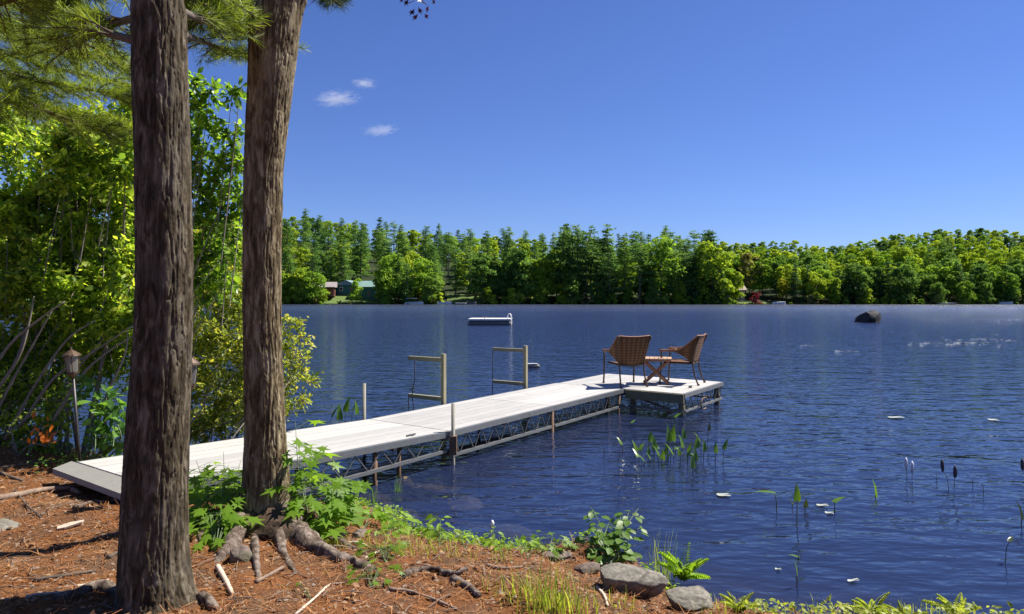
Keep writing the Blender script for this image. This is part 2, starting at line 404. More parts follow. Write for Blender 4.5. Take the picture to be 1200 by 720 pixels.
def gz(x, y):
    x = np.asarray(x, float); y = np.asarray(y, float); s = sdist(x, y)
    s = s + (fbm(x * 2.3, y * 2.3, 0, 3, 5) - .5) * .25 * np.clip(1 - np.abs(s) / 3, 0, 1)
    land = .40 * (1 - np.exp(-np.maximum(s, 0) / .75)) + .016 * np.minimum(np.maximum(s, 0), 12)
    bed = -.34 * np.minimum(-np.minimum(s, 0), 2.5) - .34 * np.clip(-s - 2.5, 0, 9)
    z = np.where(s > 0, land, bed)
    amp = np.clip((s + .6) / 1.2, 0, 1)
    near = (np.abs(x) < 15) & (y < 16)
    z = z + np.where(near, amp * ((fbm(x * 1.6, y * 1.6, 0, 4, 9) - .5) * .16 + (fbm(x * 9, y * 9, 0, 3, 21) - .5) * .045), 0)
    z = z + .13 * np.exp(-(((x - .58) / .36) ** 2 + ((y - 4.72) / .25) ** 2))       # the little mound
    z = z + .10 * np.exp(-(((x + 1.72) / .55) ** 2 + ((y - 4.9) / .5) ** 2))         # knoll of the leaning trunk
    z = z + .13 * np.exp(-(((x + 4.7) / .9) ** 2 + ((y - 6.65) / .5) ** 2))          # rise by the path lamp
    return z
def g1(x, y): return float(gz(np.array([x]), np.array([y]))[0])
def hit(px, py):
    lo, hi = 2.2, 12.0
    d = np.linspace(lo, hi, 1200); x = (px - 600) / FPX * d; z = CAMZ - (py - HOR) / FPX * d
    g = gz(x, d); k = np.argmax(z <= np.maximum(g, 0))
    return Vector((x[k], d[k], max(0.0, float(g[k]))))
def grid_axis(parts):
    out = []
    for a, b, s in parts: out += list(np.arange(a, b, s))
    return np.array(out)
gx = grid_axis([(-120, -40, 10), (-40, -14, 2), (-14, -6.4, .25), (-6.4, 3.6, .035), (3.6, 12, .25), (12, 40, 2), (40, 160, 12)])
gy = grid_axis([(-60, -10, 5), (-10, 1.8, .5), (1.8, 7.6, .035), (7.6, 16, .2), (16, 60, 2), (60, 240, 12)])
X, Y = np.meshgrid(gx, gy); Z = gz(X, Y)
nx, ny = len(gx), len(gy)
I = np.arange(nx * ny).reshape(ny, nx)
F = np.stack([I[:-1, :-1], I[:-1, 1:], I[1:, 1:], I[1:, :-1]], -1).reshape(-1, 4)
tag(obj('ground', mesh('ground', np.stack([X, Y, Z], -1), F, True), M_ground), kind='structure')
lx = 900
tag(obj('lake', mesh('lake', [(-lx, -70, 0), (lx, -70, 0), (lx, 900, 0), (-lx, 900, 0)], [(0, 1, 2, 3)]), M_water), kind='structure')

# ------------------------------------------------------------------ far hills
SKY = np.array([(-600, 262), (0, 245), (330, 252), (400, 258), (440, 266), (500, 270), (560, 276), (600, 277), (650, 279), (720, 281), (800, 283), (830, 284), (860, 285), (900, 283), (940, 285), (960, 290),
                (985, 291), (1010, 282), (1050, 275), (1100, 270), (1140, 269), (1200, 274), (1400, 282), (2200, 290)], float)
YS, YR = 197.0, 345.0
def hz(x, y):
    x = np.asarray(x, float); y = np.asarray(y, float)
    px = 600 + x / np.maximum(y, 1) * FPX
    top = (HOR - np.interp(px, SKY[:, 0], SKY[:, 1])) / FPX * YR + 1.97 - np.where(px > 840, 10.2, 13.0)
    t = np.clip((y - 203) / (YR - 203), 0, 1.0)
    up = top * t ** .85
    back = np.clip((y - YR) / 300, 0, 1)
    return np.where(y < 203, .5 - (203 - y) / 13 * 6.0, .5 + up * (1 - .6 * back) + (fbm(x / 30, y / 30, 0, 3, 3) - .5) * 3 * t)
hx = grid_axis([(-420, 620, 8)]); hy = grid_axis([(190, 206, 2), (206, 360, 6), (360, 900, 40)])
X, Y = np.meshgrid(hx, hy); nx, ny = len(hx), len(hy); I = np.arange(nx * ny).reshape(ny, nx)
F = np.stack([I[:-1, :-1], I[:-1, 1:], I[1:, 1:], I[1:, :-1]], -1).reshape(-1, 4)
tag(obj('hill', mesh('hill', np.stack([X, Y, hz(X, Y)], -1), F, True), M_hill), kind='structure')

# ------------------------------------------------------------------ far trees: a few of each kind built once, then copied
def leaf_mesh(name, P, N, size, mat, ax=None, stretch=1.0):
    n = len(P); a = ax if ax is not None else rdir(n)
    M = frames(a - (a * N).sum(-1, keepdims=True) * N * .8, N)
    T = np.array([(-.5, 0, 0), (.45, .1, .08), (.1, 1, -.05), (-.42, .8, .05)], float)
    S = np.stack([size * stretch, size, size], -1)
    V, F = scatter(T, np.array([(0, 1, 2), (0, 2, 3)]), P, M, S)
    me = mesh(name, V, F); me.materials.append(mat); return me
def crown_broad(H, mat, nl=15, per=120, wide=.30, low=.30, ls=.52):
    cs, rs = [], []
    for i in range(nl):
        t = (i + .5) / nl; z = H * (low + (1 - low) * .93 * t)
        rad = H * wide * math.sqrt(max(.05, 1 - ((t - .38) / .66) ** 2)); a = i * 2.4 + rng.uniform(-.9, .9)
        q = rng.uniform(.35, .8) * rad
        cs.append((math.cos(a) * q, math.sin(a) * q, z)); rs.append(H * rng.uniform(.07, .165) * (1.1 - .35 * t))
    P, N = [], []
    for c, r in zip(cs, rs):
        d = rdir(per); d[:, 2] = np.where(d[:, 2] < -.3, -d[:, 2] * .6, d[:, 2]); d = unit(d)
        rr = r * rng.uniform(.72, 1.12, per) * (1 + .25 * (noise(d[:, 0] * 3 + c[0], d[:, 1] * 3 + c[1], d[:, 2] * 3) - .5) * 2)
        P.append(np.array(c) + d * rr[:, None] * np.array([1.1, 1.1, .85])); N.append(unit(d + rng.normal(size=(per, 3)) * .45 + np.array([0, 0, .3])))
    P = np.concatenate(P); N = np.concatenate(N)
    return leaf_mesh('crown', P, N, rng.uniform(.6, 1.25, len(P)) * ls, mat)
def crown_pine(H, mat, bare=.25, wide=.19, whorls=20, cone=.65, ls=.62, droop=.0, clumps=3.0):
    P, N, A = [], [], []
    for w in range(whorls):
        t = (w + .5) / whorls; z = H * (bare + (1 - bare) * t * .97) + rng.uniform(-.25, .25)
        L0 = H * wide * (1 - t) ** cone * (.55 + .45 * min(1, t * 4 + .3)) + .35
        for k in range(int(rng.integers(3, 6))):
            a = rng.uniform(0, 6.283); L = L0 * rng.uniform(.45, 1.35)
            ncl = max(1, int(L * clumps / 2.4 + .8))
            for c in range(ncl):
                q = L * (.35 + .65 * (c + rng.uniform(.3, 1)) / ncl)
                cx, cy, cz = math.cos(a) * q, math.sin(a) * q, z + q * (.18 - droop) + rng.uniform(-.2, .2)
                m = 13
                o = rng.normal(size=(m, 3)) * np.array([.60, .60, .13]) * (.55 + .28 * min(L, 2.6))
                P.append(np.array((cx, cy, cz)) + o)
                N.append(unit(rng.normal(size=(m, 3)) * .55 + np.array([math.cos(a) * .3, math.sin(a) * .3, 1.0])))
                A.append(unit(rng.normal(size=(m, 3)) * .6 + np.array([math.cos(a), math.sin(a), .25])))
    P = np.concatenate(P); N = np.concatenate(N); A = np.concatenate(A)
    return leaf_mesh('crown', P, N, rng.uniform(.7, 1.3, len(P)) * ls, mat, A, .5)
def trunk_far(H, top, r, limbs):
    m = MB(); b = rng.uniform(-.02, .02, 2) * H
    m.tube([(0, 0, -1.5), (b[0] * .3, b[1] * .3, H * .3), (b[0], b[1], H * top)], [r, r * .75, r * .2], 7)
    for i in range(limbs):
        z = H * (.3 + .45 * i / max(1, limbs)); a = i * 2.2 + .5; L = H * .2
        m.tube([(0, 0, z), (math.cos(a) * L * .5, math.sin(a) * L * .5, z + L * .35), (math.cos(a) * L, math.sin(a) * L, z + L * .8)], [r * .4, r * .28, r * .08], 5)
    me = mesh('trunk', m.v, m.f, True); me.materials.append(M_far_trunk); return me
KINDS = {}
def kind(k, name, cat, variants): KINDS[k] = (name, cat, variants)
kind('pine', 'pine_tree', 'pine tree', [(22, crown_pine(22, M_far_pine, b * .6, w, n + 4, c), trunk_far(22, .98, .34, 0)) for b, w, n, c in
     ((.22, .17, 15, .75), (.30, .20, 12, .6), (.18, .155, 17, .85), (.36, .21, 11, .5), (.26, .18, 14, .7), (.15, .19, 15, .9))])
kind('fir', 'fir_tree', 'fir tree', [(17, crown_pine(17, M_far_fir, b, w, n, 1.0, .55, .32, 3.4), trunk_far(17, .98, .22, 0)) for b, w, n in
     ((.06, .19, 24), (.10, .17, 26), (.05, .21, 22))])
kind('mid', 'broadleaf_tree', 'tree', [(14, crown_broad(14, M_far_mid, n, 185, w, l), trunk_far(14, .75, .2, 4)) for n, w, l in ((16, .28, .16), (14, .34, .2), (18, .25, .14), (12, .30, .12), (20, .33, .18))])
kind('light', 'broadleaf_tree', 'tree', [(13, crown_broad(13, M_far_light, n, 185, w, l), trunk_far(13, .75, .2, 4)) for n, w, l in ((16, .30, .16), (14, .35, .2), (18, .27, .14), (12, .28, .12), (20, .36, .18))])
kind('dark', 'broadleaf_tree', 'tree', [(13, crown_broad(13, M_far_dark, n, 185, w, l), trunk_far(13, .75, .2, 4)) for n, w, l in ((15, .30, .12), (17, .26, .1), (20, .34, .14))])
kind('yellow', 'broadleaf_tree', 'tree', [(8, crown_broad(8, M_far_yellow, 12, 90, .27, .2, .42), trunk_far(8, .7, .12, 3))])
kind('olive', 'broadleaf_tree', 'tree', [(12, crown_broad(12, M_far_olive, 18, 130, .34, .2, .55), trunk_far(12, .7, .2, 4))])
kind('red', 'red_shrub', 'shrub', [(5, crown_broad(5, M_far_red, 10, 70, .40, .08, .4), trunk_far(5, .6, .1, 3))])
kind('bush', 'shore_shrub', 'shrub', [(4, crown_broad(4, m, 10, 60, .5, .06, .42), trunk_far(4, .5, .07, 2)) for m in (M_far_mid, M_far_light, M_far_dark, M_far_olive)])

FAR = []      # (kind, variant, x, y, height, row)
def put(k, px, d, h, row, v=None):
    vs = KINDS[k][2]; FAR.append([k, int(rng.integers(len(vs))) if v is None else v, (px - 600) / FPX * d, d, h, row, px])
def clear_view(px):      # the lawns and houses by the water stay open
    return (372 < px < 452) or (522 < px < 562) or (855 < px < 945)
# front row along the far shore
px = 262
while px < 1290:
    d = rng.uniform(200.5, 206)
    if px < 372: k, h = ('light' if rng.random() < .6 else 'mid'), rng.uniform(8, 12)
    elif clear_view(px): px += 6; continue
    elif px < 560: k, h = ('pine' if rng.random() < .6 else 'mid'), rng.uniform(12, 17)
    elif px < 660: k, h = (('pine', 'dark', 'light')[rng.integers(3)]), rng.uniform(11, 17)
    elif px < 840: k, h = ('pine' if rng.random() < .8 else ('mid', 'light')[rng.integers(2)]), rng.uniform(14, 23)
    elif px < 1000: k, h = ('light', 'mid', 'fir')[rng.integers(3)], rng.uniform(8, 12)
    else: k, h = ('dark', 'fir', 'mid', 'dark')[rng.integers(4)], rng.uniform(8.5, 12.5)
    put(k, px, d, h, 'shore'); px += rng.uniform(9.5, 18)
px = -60
while px < 262: put(('mid', 'light', 'pine')[rng.integers(3)], px, rng.uniform(200.5, 206), rng.uniform(8, 13), 'shore'); px += rng.uniform(22, 38)
# particular trees
for a in [('pine', 829, 214, 21.5, 'shore'), ('fir', 932, 203, 12, 'shore'), ('olive', 878, 213, 13.5, 'shore'), ('yellow', 918, 203.5, 7, 'shore'), ('yellow', 952, 203, 7, 'shore'),
          ('red', 885, 201.5, 4.0, 'shore'), ('light', 862, 203, 9.5, 'shore'), ('light', 447, 203, 10.5, 'shore'), ('mid', 417, 202.5, 7.5, 'shore'), ('light', 379, 201.5, 5.0, 'shore'), ('light', 350, 202, 11, 'shore'), ('yellow', 662, 200.8, 7, 'shore'),
          ('pine', 402, 214, 15, 'shore'), ('pine', 388, 216, 14, 'shore'), ('pine', 712, 206, 23.5, 'shore'), ('pine', 660, 205, 23, 'shore'), ('pine', 676, 206, 23.5, 'shore'), ('pine', 693, 207, 23.2, 'shore'),
          ('fir', 812, 202, 16, 'shore'), ('fir', 838, 202, 15, 'shore'), ('pine', 534, 211, 15, 'shore'), ('pine', 550, 212, 16, 'shore')]: put(*a)
px = 455
while px < 1240:      # low leafy trees in front of the tall ones
    if not clear_view(px): put(('light', 'mid', 'dark')[rng.integers(3)], px, rng.uniform(199.8, 200.6), rng.uniform(5, 9), 'front')
    px += rng.uniform(22, 44)
# rows up the slope
for row, d, step in (('slope', 211, 24), ('slope', 222, 25), ('slope', 238, 26), ('slope', 257, 26), ('upper', 280, 24), ('upper', 310, 22), ('ridge', 342, 11)):
    px = -60 + rng.uniform(0, 10)
    while px < 1300:
        dd = d + rng.uniform(-6, 6)
        if 372 < px < 452 and d < 218 or (522 < px < 562 and d < 218): px += 8; continue
        pp = .55 if px < 560 else (.62 if px < 640 else (.8 if px < 835 else (.07 if px < 980 else .13)))
        if d < 245 and 540 < px < 640: pp = .25
        if rng.random() < pp:
            k = 'pine' if rng.random() < .8 else 'fir'
            h = rng.uniform(14, 19) if not (640 < px < 840) else rng.uniform(14, 21.5)
            if px > 840: h = rng.uniform(11.5, 13.5)
            if row == 'ridge': h *= .9
        else:
            k = ('light', 'light', 'mid', 'dark')[rng.integers(4)]; h = rng.uniform(9.5, 13.5)
            if row == 'ridge': h = rng.uniform(11, 12.8)
        if px > 840: h *= (.92, .80)[row != 'slope'] if row != 'ridge' else .85
        put(k, px, dd, h, row); px += step * rng.uniform(.7, 1.3) * ((.74 if px > 840 and row != 'ridge' else 1.0) if 262 < px < 1210 else 1.7)
# low shrubs on the waterline
px = -50
while px < 1280:
    if clear_view(px): px += 8; continue
    put('bush', px, rng.uniform(199.2, 200.6), rng.uniform(2.2, 4.8), 'water'); px += rng.uniform(9, 19) * (1 if px > 262 else 2.5)
px = 262
while px < 1250:
    if not clear_view(px): put('bush', px, rng.uniform(206, 214), rng.uniform(4.5, 7.5), 'under')
    px += rng.uniform(11, 20)
for q in (376, 386, 398, 411, 424, 441, 455, 527, 560, 861, 872, 896, 908, 926, 941): put('bush', q, 199.6, rng.uniform(1.4, 2.4), 'water')

LAND = [(120, 'behind the shrubs, far left'), (285, 'behind the two near trunks'), (372, 'right of the near trunks'), (398, 'by the red brown cabin'), (430, 'by the small teal cabin'), (475, 'by the long green cabin'),
        (522, 'by the white pontoon boat'), (562, 'by the lawn beyond the raft'), (588, 'behind the floating raft'), (625, 'right of the floating raft'), (660, 'between raft and wicker chairs'), (712, 'left of the left chair'),
        (762, 'beyond the left wicker chair'), (806, 'beyond the right wicker chair'), (846, 'right of the wicker chairs'), (880, 'left of the red shrub'), (912, 'right of the red shrub'),
        (965, 'by the bluish spruce'), (1003, 'left of the lake boulder'), (1040, 'above the lake boulder'), (1075, 'right of the lake boulder'), (1110, 'under the right hilltop'), (1150, 'right of the hilltop'), (1200, 'at the right edge'), (1400, 'past the right edge')]
KTXT = {'pine': 'dark green pine', 'fir': 'dark conical fir', 'mid': 'mid green leafy tree', 'light': 'yellow green leafy tree', 'dark': 'deep green leafy tree',
        'yellow': 'small bright yellow tree', 'olive': 'pale olive domed tree', 'red': 'dark red round shrub', 'bush': 'low shore shrub'}
ROWT = {'shore': 'on far shore', 'slope': 'low on far hill', 'upper': 'high on far hill', 'ridge': 'on far skyline', 'under': 'under the far trees', 'front': 'low by far waterline', 'water': 'at far waterline'}
GRP = {'pine': 'pines on the far shore and hill', 'fir': 'firs on the far shore and hill', 'mid': 'leafy trees of the far hill', 'light': 'leafy trees of the far hill', 'dark': 'leafy trees of the far hill',
       'yellow': 'leafy trees of the far hill', 'olive': 'leafy trees of the far hill', 'red': None, 'bush': 'shrubs along the far waterline'}
cells = {}
for f in FAR:
    zone = next(t for q, t in LAND if f[6] < q); cells.setdefault((f[0], f[5], zone), []).append(f)
ORD = ['first', 'second', 'third', 'fourth', 'fifth', 'sixth', 'seventh', 'eighth', 'ninth', 'tenth', 'eleventh', 'twelfth', 'thirteenth', 'fourteenth', 'fifteenth']
def far_label(k, row, zone, n, i):
    t = f'{KTXT[k]} {ROWT[row]} {zone}'
    if n == 2: t += ', ' + ('left one', 'right one')[i]
    elif n == 3: t += ', ' + ('left', 'middle', 'right')[i] + ' of three'
    elif n > 3: t += f', {ORD[i]} from left'
    return t
for (k, row, zone), fs in cells.items():
    fs.sort(key=lambda f: f[6])
    for i, (k_, v, x, y, h, row_, px_) in enumerate(fs):
        nm, cat, vs = KINDS[k]; H0, cr, tr = vs[v]
        z = float(hz(x, y)) - .1
        rz = rng.uniform(0, 6.28); s = h / H0; wx = s * rng.uniform(.9, 1.12)
        if row in ('shore', 'water', 'under', 'front'):
            e = empty(nm, (x, y, z), rz=rz); e.scale = (wx, wx, s)
            obj('crown', cr, None, e); obj('trunk', tr, None, e)
        else:
            key = 'whole_' + cr.name
            me = bpy.data.meshes.get(key)
            if me is None:
                nv = len(cr.vertices); me = cr.copy(); me.name = key
                V = np.empty(nv * 3, np.float32); cr.vertices.foreach_get('co', V); V2 = np.empty(len(tr.vertices) * 3, np.float32); tr.vertices.foreach_get('co', V2)
                Fc = [tuple(p.vertices) for p in cr.polygons] + [tuple(q + nv for q in p.vertices) for p in tr.polygons]
                me2 = mesh(key, np.concatenate([V, V2]).reshape(-1, 3), Fc); bpy.data.meshes.remove(me); me = me2; me.name = key
                me.materials.append(cr.materials[0]); me.materials.append(M_far_trunk)
                me.polygons.foreach_set('material_index', np.array([0] * len(cr.polygons) + [1] * len(tr.polygons), dtype=np.int32))
            e = obj(nm, me); e.location = (x, y, z); e.rotation_euler = (0, 0, rz); e.scale = (wx, wx, s)
        tag(e, far_label(k, row, zone, len(fs), i), cat, GRP[k])

# far shore: lawns, cabins, boats
def lawn(px0, px1, d0, d1):
    xs = np.linspace(px0, px1, 12); V = []; F = []
    for j, d in enumerate(np.linspace(d0, d1, 6)):
        for q in xs: xx = (q - 600) / FPX * d; V.append((xx, d, max(.1, float(hz(xx, d))) + .12))
    for j in range(5):
        for i in range(11): F.append((j * 12 + i, j * 12 + i + 1, (j + 1) * 12 + i + 1, (j + 1) * 12 + i))
    return mesh('lawn', V, F, True)
tag(obj('lawn', lawn(376, 452, 199.6, 216), M_lawn), kind='structure')
tag(obj('lawn', lawn(524, 566, 199.6, 214), M_lawn), kind='structure')
tag(obj('lawn', lawn(850, 960, 199.3, 203), M_lawn), kind='structure')
def cabin(name, px, d, w, dep, h, roofh, wall, roofm, label, rz=0, porch=False, ridge_x=True):
    x = (px - 600) / FPX * d; z = float(hz(x, d)) - .1
    e = empty(name, (x, d, z), label, 'cabin', None, rz)
    m = MB(); m.box((0, 0, h / 2 - .3), (w, dep, h + .6)); m.build('wall', wall, e)
    # roof: gabled prism with eaves
    m = MB(); a, b = (w / 2 + .5, dep / 2 + .5)
    if ridge_x: V = [(-a, -b, h), (a, -b, h), (a, b, h), (-a, b, h), (-a, 0, h + roofh), (a, 0, h + roofh)]; Fc = [(0, 1, 5, 4), (2, 3, 4, 5), (0, 4, 3), (1, 2, 5), (0, 3, 2, 1)]
    else: V = [(-a, -b, h), (a, -b, h), (a, b, h), (-a, b, h), (0, -b, h + roofh), (0, b, h + roofh)]; Fc = [(0, 4, 5, 3), (1, 2, 5, 4), (0, 1, 4), (2, 3, 5), (0, 3, 2, 1)]
    m.add([(p[0], p[1], p[2] + .02) for p in V], Fc); rf = m.build('roof', roofm, e)
    nwin = max(2, int(w / 2.2))
    for i in range(nwin):
        xx = -w / 2 + w * (i + .5) / nwin
        if i == nwin // 2:
            m = MB(); m.box((xx, -dep / 2 - .03, 1.0), (.95, .06, 2.0)); m.build('door', M_farwood, e); continue
        f = MB(); f.box((xx, -dep / 2 - .04, h * .55), (1.1, .08, 1.1)); fo = f.build('window', M_white, e)
        g = MB(); g.box((xx, -dep / 2 - .085, h * .55), (.9, .02, .9)); g.build('pane', M_pane, fo)
    if porch:
        m = MB(); m.box((0, -dep / 2 - 1.2, .25), (w, 2.4, .15)); m.build('porch_floor', M_farwood, e)
        for i in range(4):
            m = MB(); m.box((-w / 2 + .2 + i * (w - .4) / 3, -dep / 2 - 2.3, h / 2 + .15), (.14, .14, h - .3)); m.build('post', M_farwood, e)
        m = MB(); m.box((0, -dep / 2 - 1.25, h + .05), (w + .6, 2.8, .14)); m.build('porch_roof', roofm, e)
    return e
M_farwood = plain('far_timber', (.22, .14, .10), .8, scale=2)
M_redwall = plain('red_brown_boards', (.20, .075, .05), .8, scale=2); M_greyroof = plain('grey_shingle', (.27, .23, .23), .9, scale=4)
M_tealwall = plain('teal_boards', (.02, .13, .12), .7, scale=2); M_greenwall = plain('green_boards', (.025, .12, .085), .7, scale=2)
M_blueroof = plain('blue_grey_roof', (.16, .24, .26), .8, scale=3); M_greenroof = plain('pale_green_roof', (.16, .27, .24), .8, scale=3)
cabin('cabin', 381, 209, 6.2, 5, 2.7, 1.7, M_redwall, M_greyroof, 'red brown wooden cabin with grey roof across the lake', .15, True)
cabin('cabin', 409, 213, 6.4, 5, 2.5, 1.6, M_tealwall, M_blueroof, 'small teal cabin between the red cabin and the green one', -.1, False, False)
cabin('cabin', 436, 209, 8.0, 6, 3.1, 1.9, M_greenwall, M_greenroof, 'long dark green cabin with pale green roof across the lake', -.12)
cabin('cabin', 857, 209, 6.5, 5, 2.6, 2.0, plain('pink_grey_boards', (.42, .32, .28), .8, scale=2), plain('tan_roof', (.36, .28, .24), .9, scale=3), 'small pinkish tan cabin left of the red shrub', 0)
cabin('cabin', 569, 222, 5, 4, 2.6, 1.6, plain('tan_boards', (.34, .24, .17), .8, scale=2), M_greyroof, 'tan cabin on the lawn behind the raft', .1)
def boat(px, L, label, name='moored_boat', canopy=False, mat=None, y=198.3):
    x = (px - 600) / FPX * y; e = empty(name, (x, y, 0), label, 'boat', None, rng.uniform(-.3, .3))
    m = MB(); n = 9; V = []; Fc = []
    for i in range(n):
        t = i / (n - 1); wv = .9 * math.sin(math.pi * (.18 + .82 * (1 - t)) ) ** .6 if t < 1 else .02; wv = max(.03, wv); xx = (t - .45) * L
        V += [(xx, -wv, .62 + .2 * t), (xx, -wv * .7, -.1), (xx, wv * .7, -.1), (xx, wv, .62 + .2 * t)]
    for i in range(n - 1):
        for k in range(3): a = i * 4 + k; Fc.append((a, a + 1, a + 5, a + 4))
        Fc.append((i * 4 + 3, i * 4, i * 4 + 4, i * 4 + 7))
    Fc += [(0, 3, 2, 1)]
    m.add(V, Fc); m.build('hull', mat or M_white, e)
    m = MB(); m.box((-.25 * L, 0, .85), (.5, 1.2, .35)); m.build('seat', M_greyhull, e)
    if canopy:
        m = MB(); m.box((-.05 * L, 0, 1.75), (L * .55, 1.8, .10)); m.build('canopy', M_white, e)
        for sx in (-.28, .18):
            for sy in (-.8, .8): q = MB(); q.tube([(sx * L, sy, .6), (sx * L, sy, 1.7)], .04, 6); q.build('post', M_alu, e)
    else:
        m = MB(); m.box((.08 * L, 0, 1.0), (.08, 1.1, .4)); m.build('windscreen', M_pane, e)
boat(484, 5.6, 'white boat with canopy moored by the far shore left of the raft', canopy=True)
boat(520, 4.2, 'small white open boat at the far shore behind the raft')
boat(551, 3.4, 'low dark rowing boat at the lawn behind the raft', mat=M_greyhull)
boat(912, 4.0, 'white boat drawn up at the far shore right of the red shrub')
boat(1178, 3.6, 'white boat at the far shore near the right edge')
def small_dock(px, L, label):
    x = (px - 600) / FPX * 196; e = empty('swimming_dock', (x, 196, 0), label, 'dock')
    m = MB(); m.box((0, 0, .38), (L, 2.4, .14)); m.build('deck', M_raftdeck, e)
    for sx in (-.42, .42):
        for sy in (-1, 1): q = MB(); q.tube([(sx * L, sy, -1), (sx * L, sy, .30)], .07, 6); q.build('leg', M_steel, e)
small_dock(540, 3, 'tiny pale dock at the far shore below the lawn')
small_dock(1110, 4, 'tiny pale dock at the far shore right of the boulder')

# ------------------------------------------------------------------ the two near trunks
def bark_trunk(name, spec, d, mat, seed, topz=9.5, rows=700, cols=210, flare=1.0, lobes=((0.3, 1.0), (2.2, .8), (4.0, 1.1), (5.3, .7)), zbase=None, dfun=None):
    """spec: (row, left px, right px) measured in the photo, top to bottom, at distance d"""
    sp = sorted(spec, key=lambda r: -r[0])
    zs = [CAMZ - (r[0] - HOR) / FPX * d for r in sp]; cx = [((r[1] + r[2]) / 2 - 600) / FPX * d for r in sp]; rr = [(r[2] - r[1]) / 2 / FPX * d for r in sp]
    z0 = zbase if zbase is not None else zs[0] - .25
    zt = np.concatenate([np.linspace(z0, zs[-1], rows), np.linspace(zs[-1], topz, 60)[1:]])
    slope = (cx[-1] - cx[-4]) / (zs[-1] - zs[-4])
    C = np.where(zt <= zs[-1], np.interp(zt, zs, cx), cx[-1] + (zt - zs[-1]) * slope)
    Rr = np.where(zt <= zs[-1], np.interp(zt, zs, rr), rr[-1] * (1 - .55 * (zt - zs[-1]) / (topz - zs[-1])))
    k = np.hanning(61)[1:-1]; k /= k.sum()
    C = np.convolve(np.pad(C, 29, 'edge'), k, 'valid'); Rr = np.convolve(np.pad(Rr, 29, 'edge'), k, 'valid')
    th = np.linspace(0, 2 * np.pi, cols, endpoint=False)
    TH, ZZ = np.meshgrid(th, zt); RR = np.repeat(Rr[:, None], cols, 1)
    hb = np.maximum(0, ZZ - z0)
    fl = np.exp(-hb / (.13 + .05 * flare)) * flare
    lob = sum(a * np.exp(-((np.angle(np.exp(1j * (TH - t)))) / .45) ** 2) for t, a in lobes)
    RR = RR * (1 + fl * (.16 + .42 * lob))
    cxn, cyn = np.cos(TH) * RR, np.sin(TH) * RR
    w = fbm(cxn * 14, cyn * 14, ZZ * 3.0, 3, seed + 40)
    n1 = fbm(cxn * 52 + w * 1.6, cyn * 52 + w * 1.6, ZZ * 4.5 + w * 3, 4, seed)
    ridg = np.clip(1 - np.abs(n1 - .5) * 10.0, 0, 1)       # furrows between the plates
    n2 = fbm(cxn * 70, cyn * 70, ZZ * 28, 3, seed + 7)
    n3 = fbm(cxn * 6, cyn * 6, ZZ * 1.6, 2, seed + 70)
    RR = RR - ridg * .009 + (n2 - .5) * .007 + (n3 - .5) * .02
    V = np.stack([C[:, None] + np.cos(TH) * RR, d + np.sin(TH) * RR, ZZ], -1)
    nz = len(zt); I = np.arange(nz * cols).reshape(nz, cols)
    F = np.stack([I[:-1], np.roll(I[:-1], -1, 1), np.roll(I[1:], -1, 1), I[1:]], -1).reshape(-1, 4)
    return mesh('trunk', V, F, True), C, zt
def needle_boughs(parent, boughs, mat, seed, dens=1.15, dim=.7):
    """boughs: (points, reach of the twigs, twigs); each bough a branch of its own, needle tufts on every twig"""
    r = np.random.default_rng(seed)
    for pts, reach, ntw in boughs:
        P = curve(pts, 28); L = len(P)
        m = MB(); m.tube(P, [.028 * (1 - .8 * i / (L - 1)) * dim + .004 for i in range(L)], 7)
        TP, TA = [], []
        for k in range(int(ntw * dens)):
            t = r.uniform(.12, 1); i = min(L - 2, int(t * (L - 1))); a = P[i].lerp(P[i + 1], t * (L - 1) - i)
            f = (P[i + 1] - P[i]).normalized(); side = Vector((-f.y, f.x, 0)).normalized() * (1 if r.random() < .5 else -1)
            dr = (f * r.uniform(.3, 1.1) + side * r.uniform(.25, 1) + Vector((0, 0, r.uniform(-.35, .3)))).normalized()
            q = reach * r.uniform(.35, 1) * (1.15 - .5 * t)
            b = a + dr * q + Vector((0, 0, -.12 * q)); mid = a.lerp(b, .5) + Vector((0, 0, .05 * q))
            m.tube([a, mid, b], [.006, .004, .002], 4, False)
            nt_ = max(3, int(q / .055))
            for j in range(nt_):
                u = .3 + .7 * (j + r.random()) / nt_
                TP.append(tuple(a.lerp(b, u) + Vector((0, 0, .05 * q * math.sin(u * 3.14)))))
                TA.append(tuple((dr + Vector(r.normal(size=3)) * .35).normalized()))
        m.build('branch', M_twig, parent, True, True)
        TP = np.array(TP); TA = np.array(TA); nn = 20
        P3 = np.repeat(TP, nn, 0); A3 = unit(np.repeat(TA, nn, 0) + r.normal(size=(len(P3), 3)) * .55 + np.array([0, 0, .05]))
        M = frames(A3, r.normal(size=A3.shape)); S = r.uniform(.06, .105, len(P3))
        S3 = np.stack([S * 1.4, S, S], -1)
        V, F = scatter(NEEDLE[0], NEEDLE[1], P3, M, S3)
        tag(obj('needles', mesh('needles', V, F), mat, parent, True), kind='stuff')

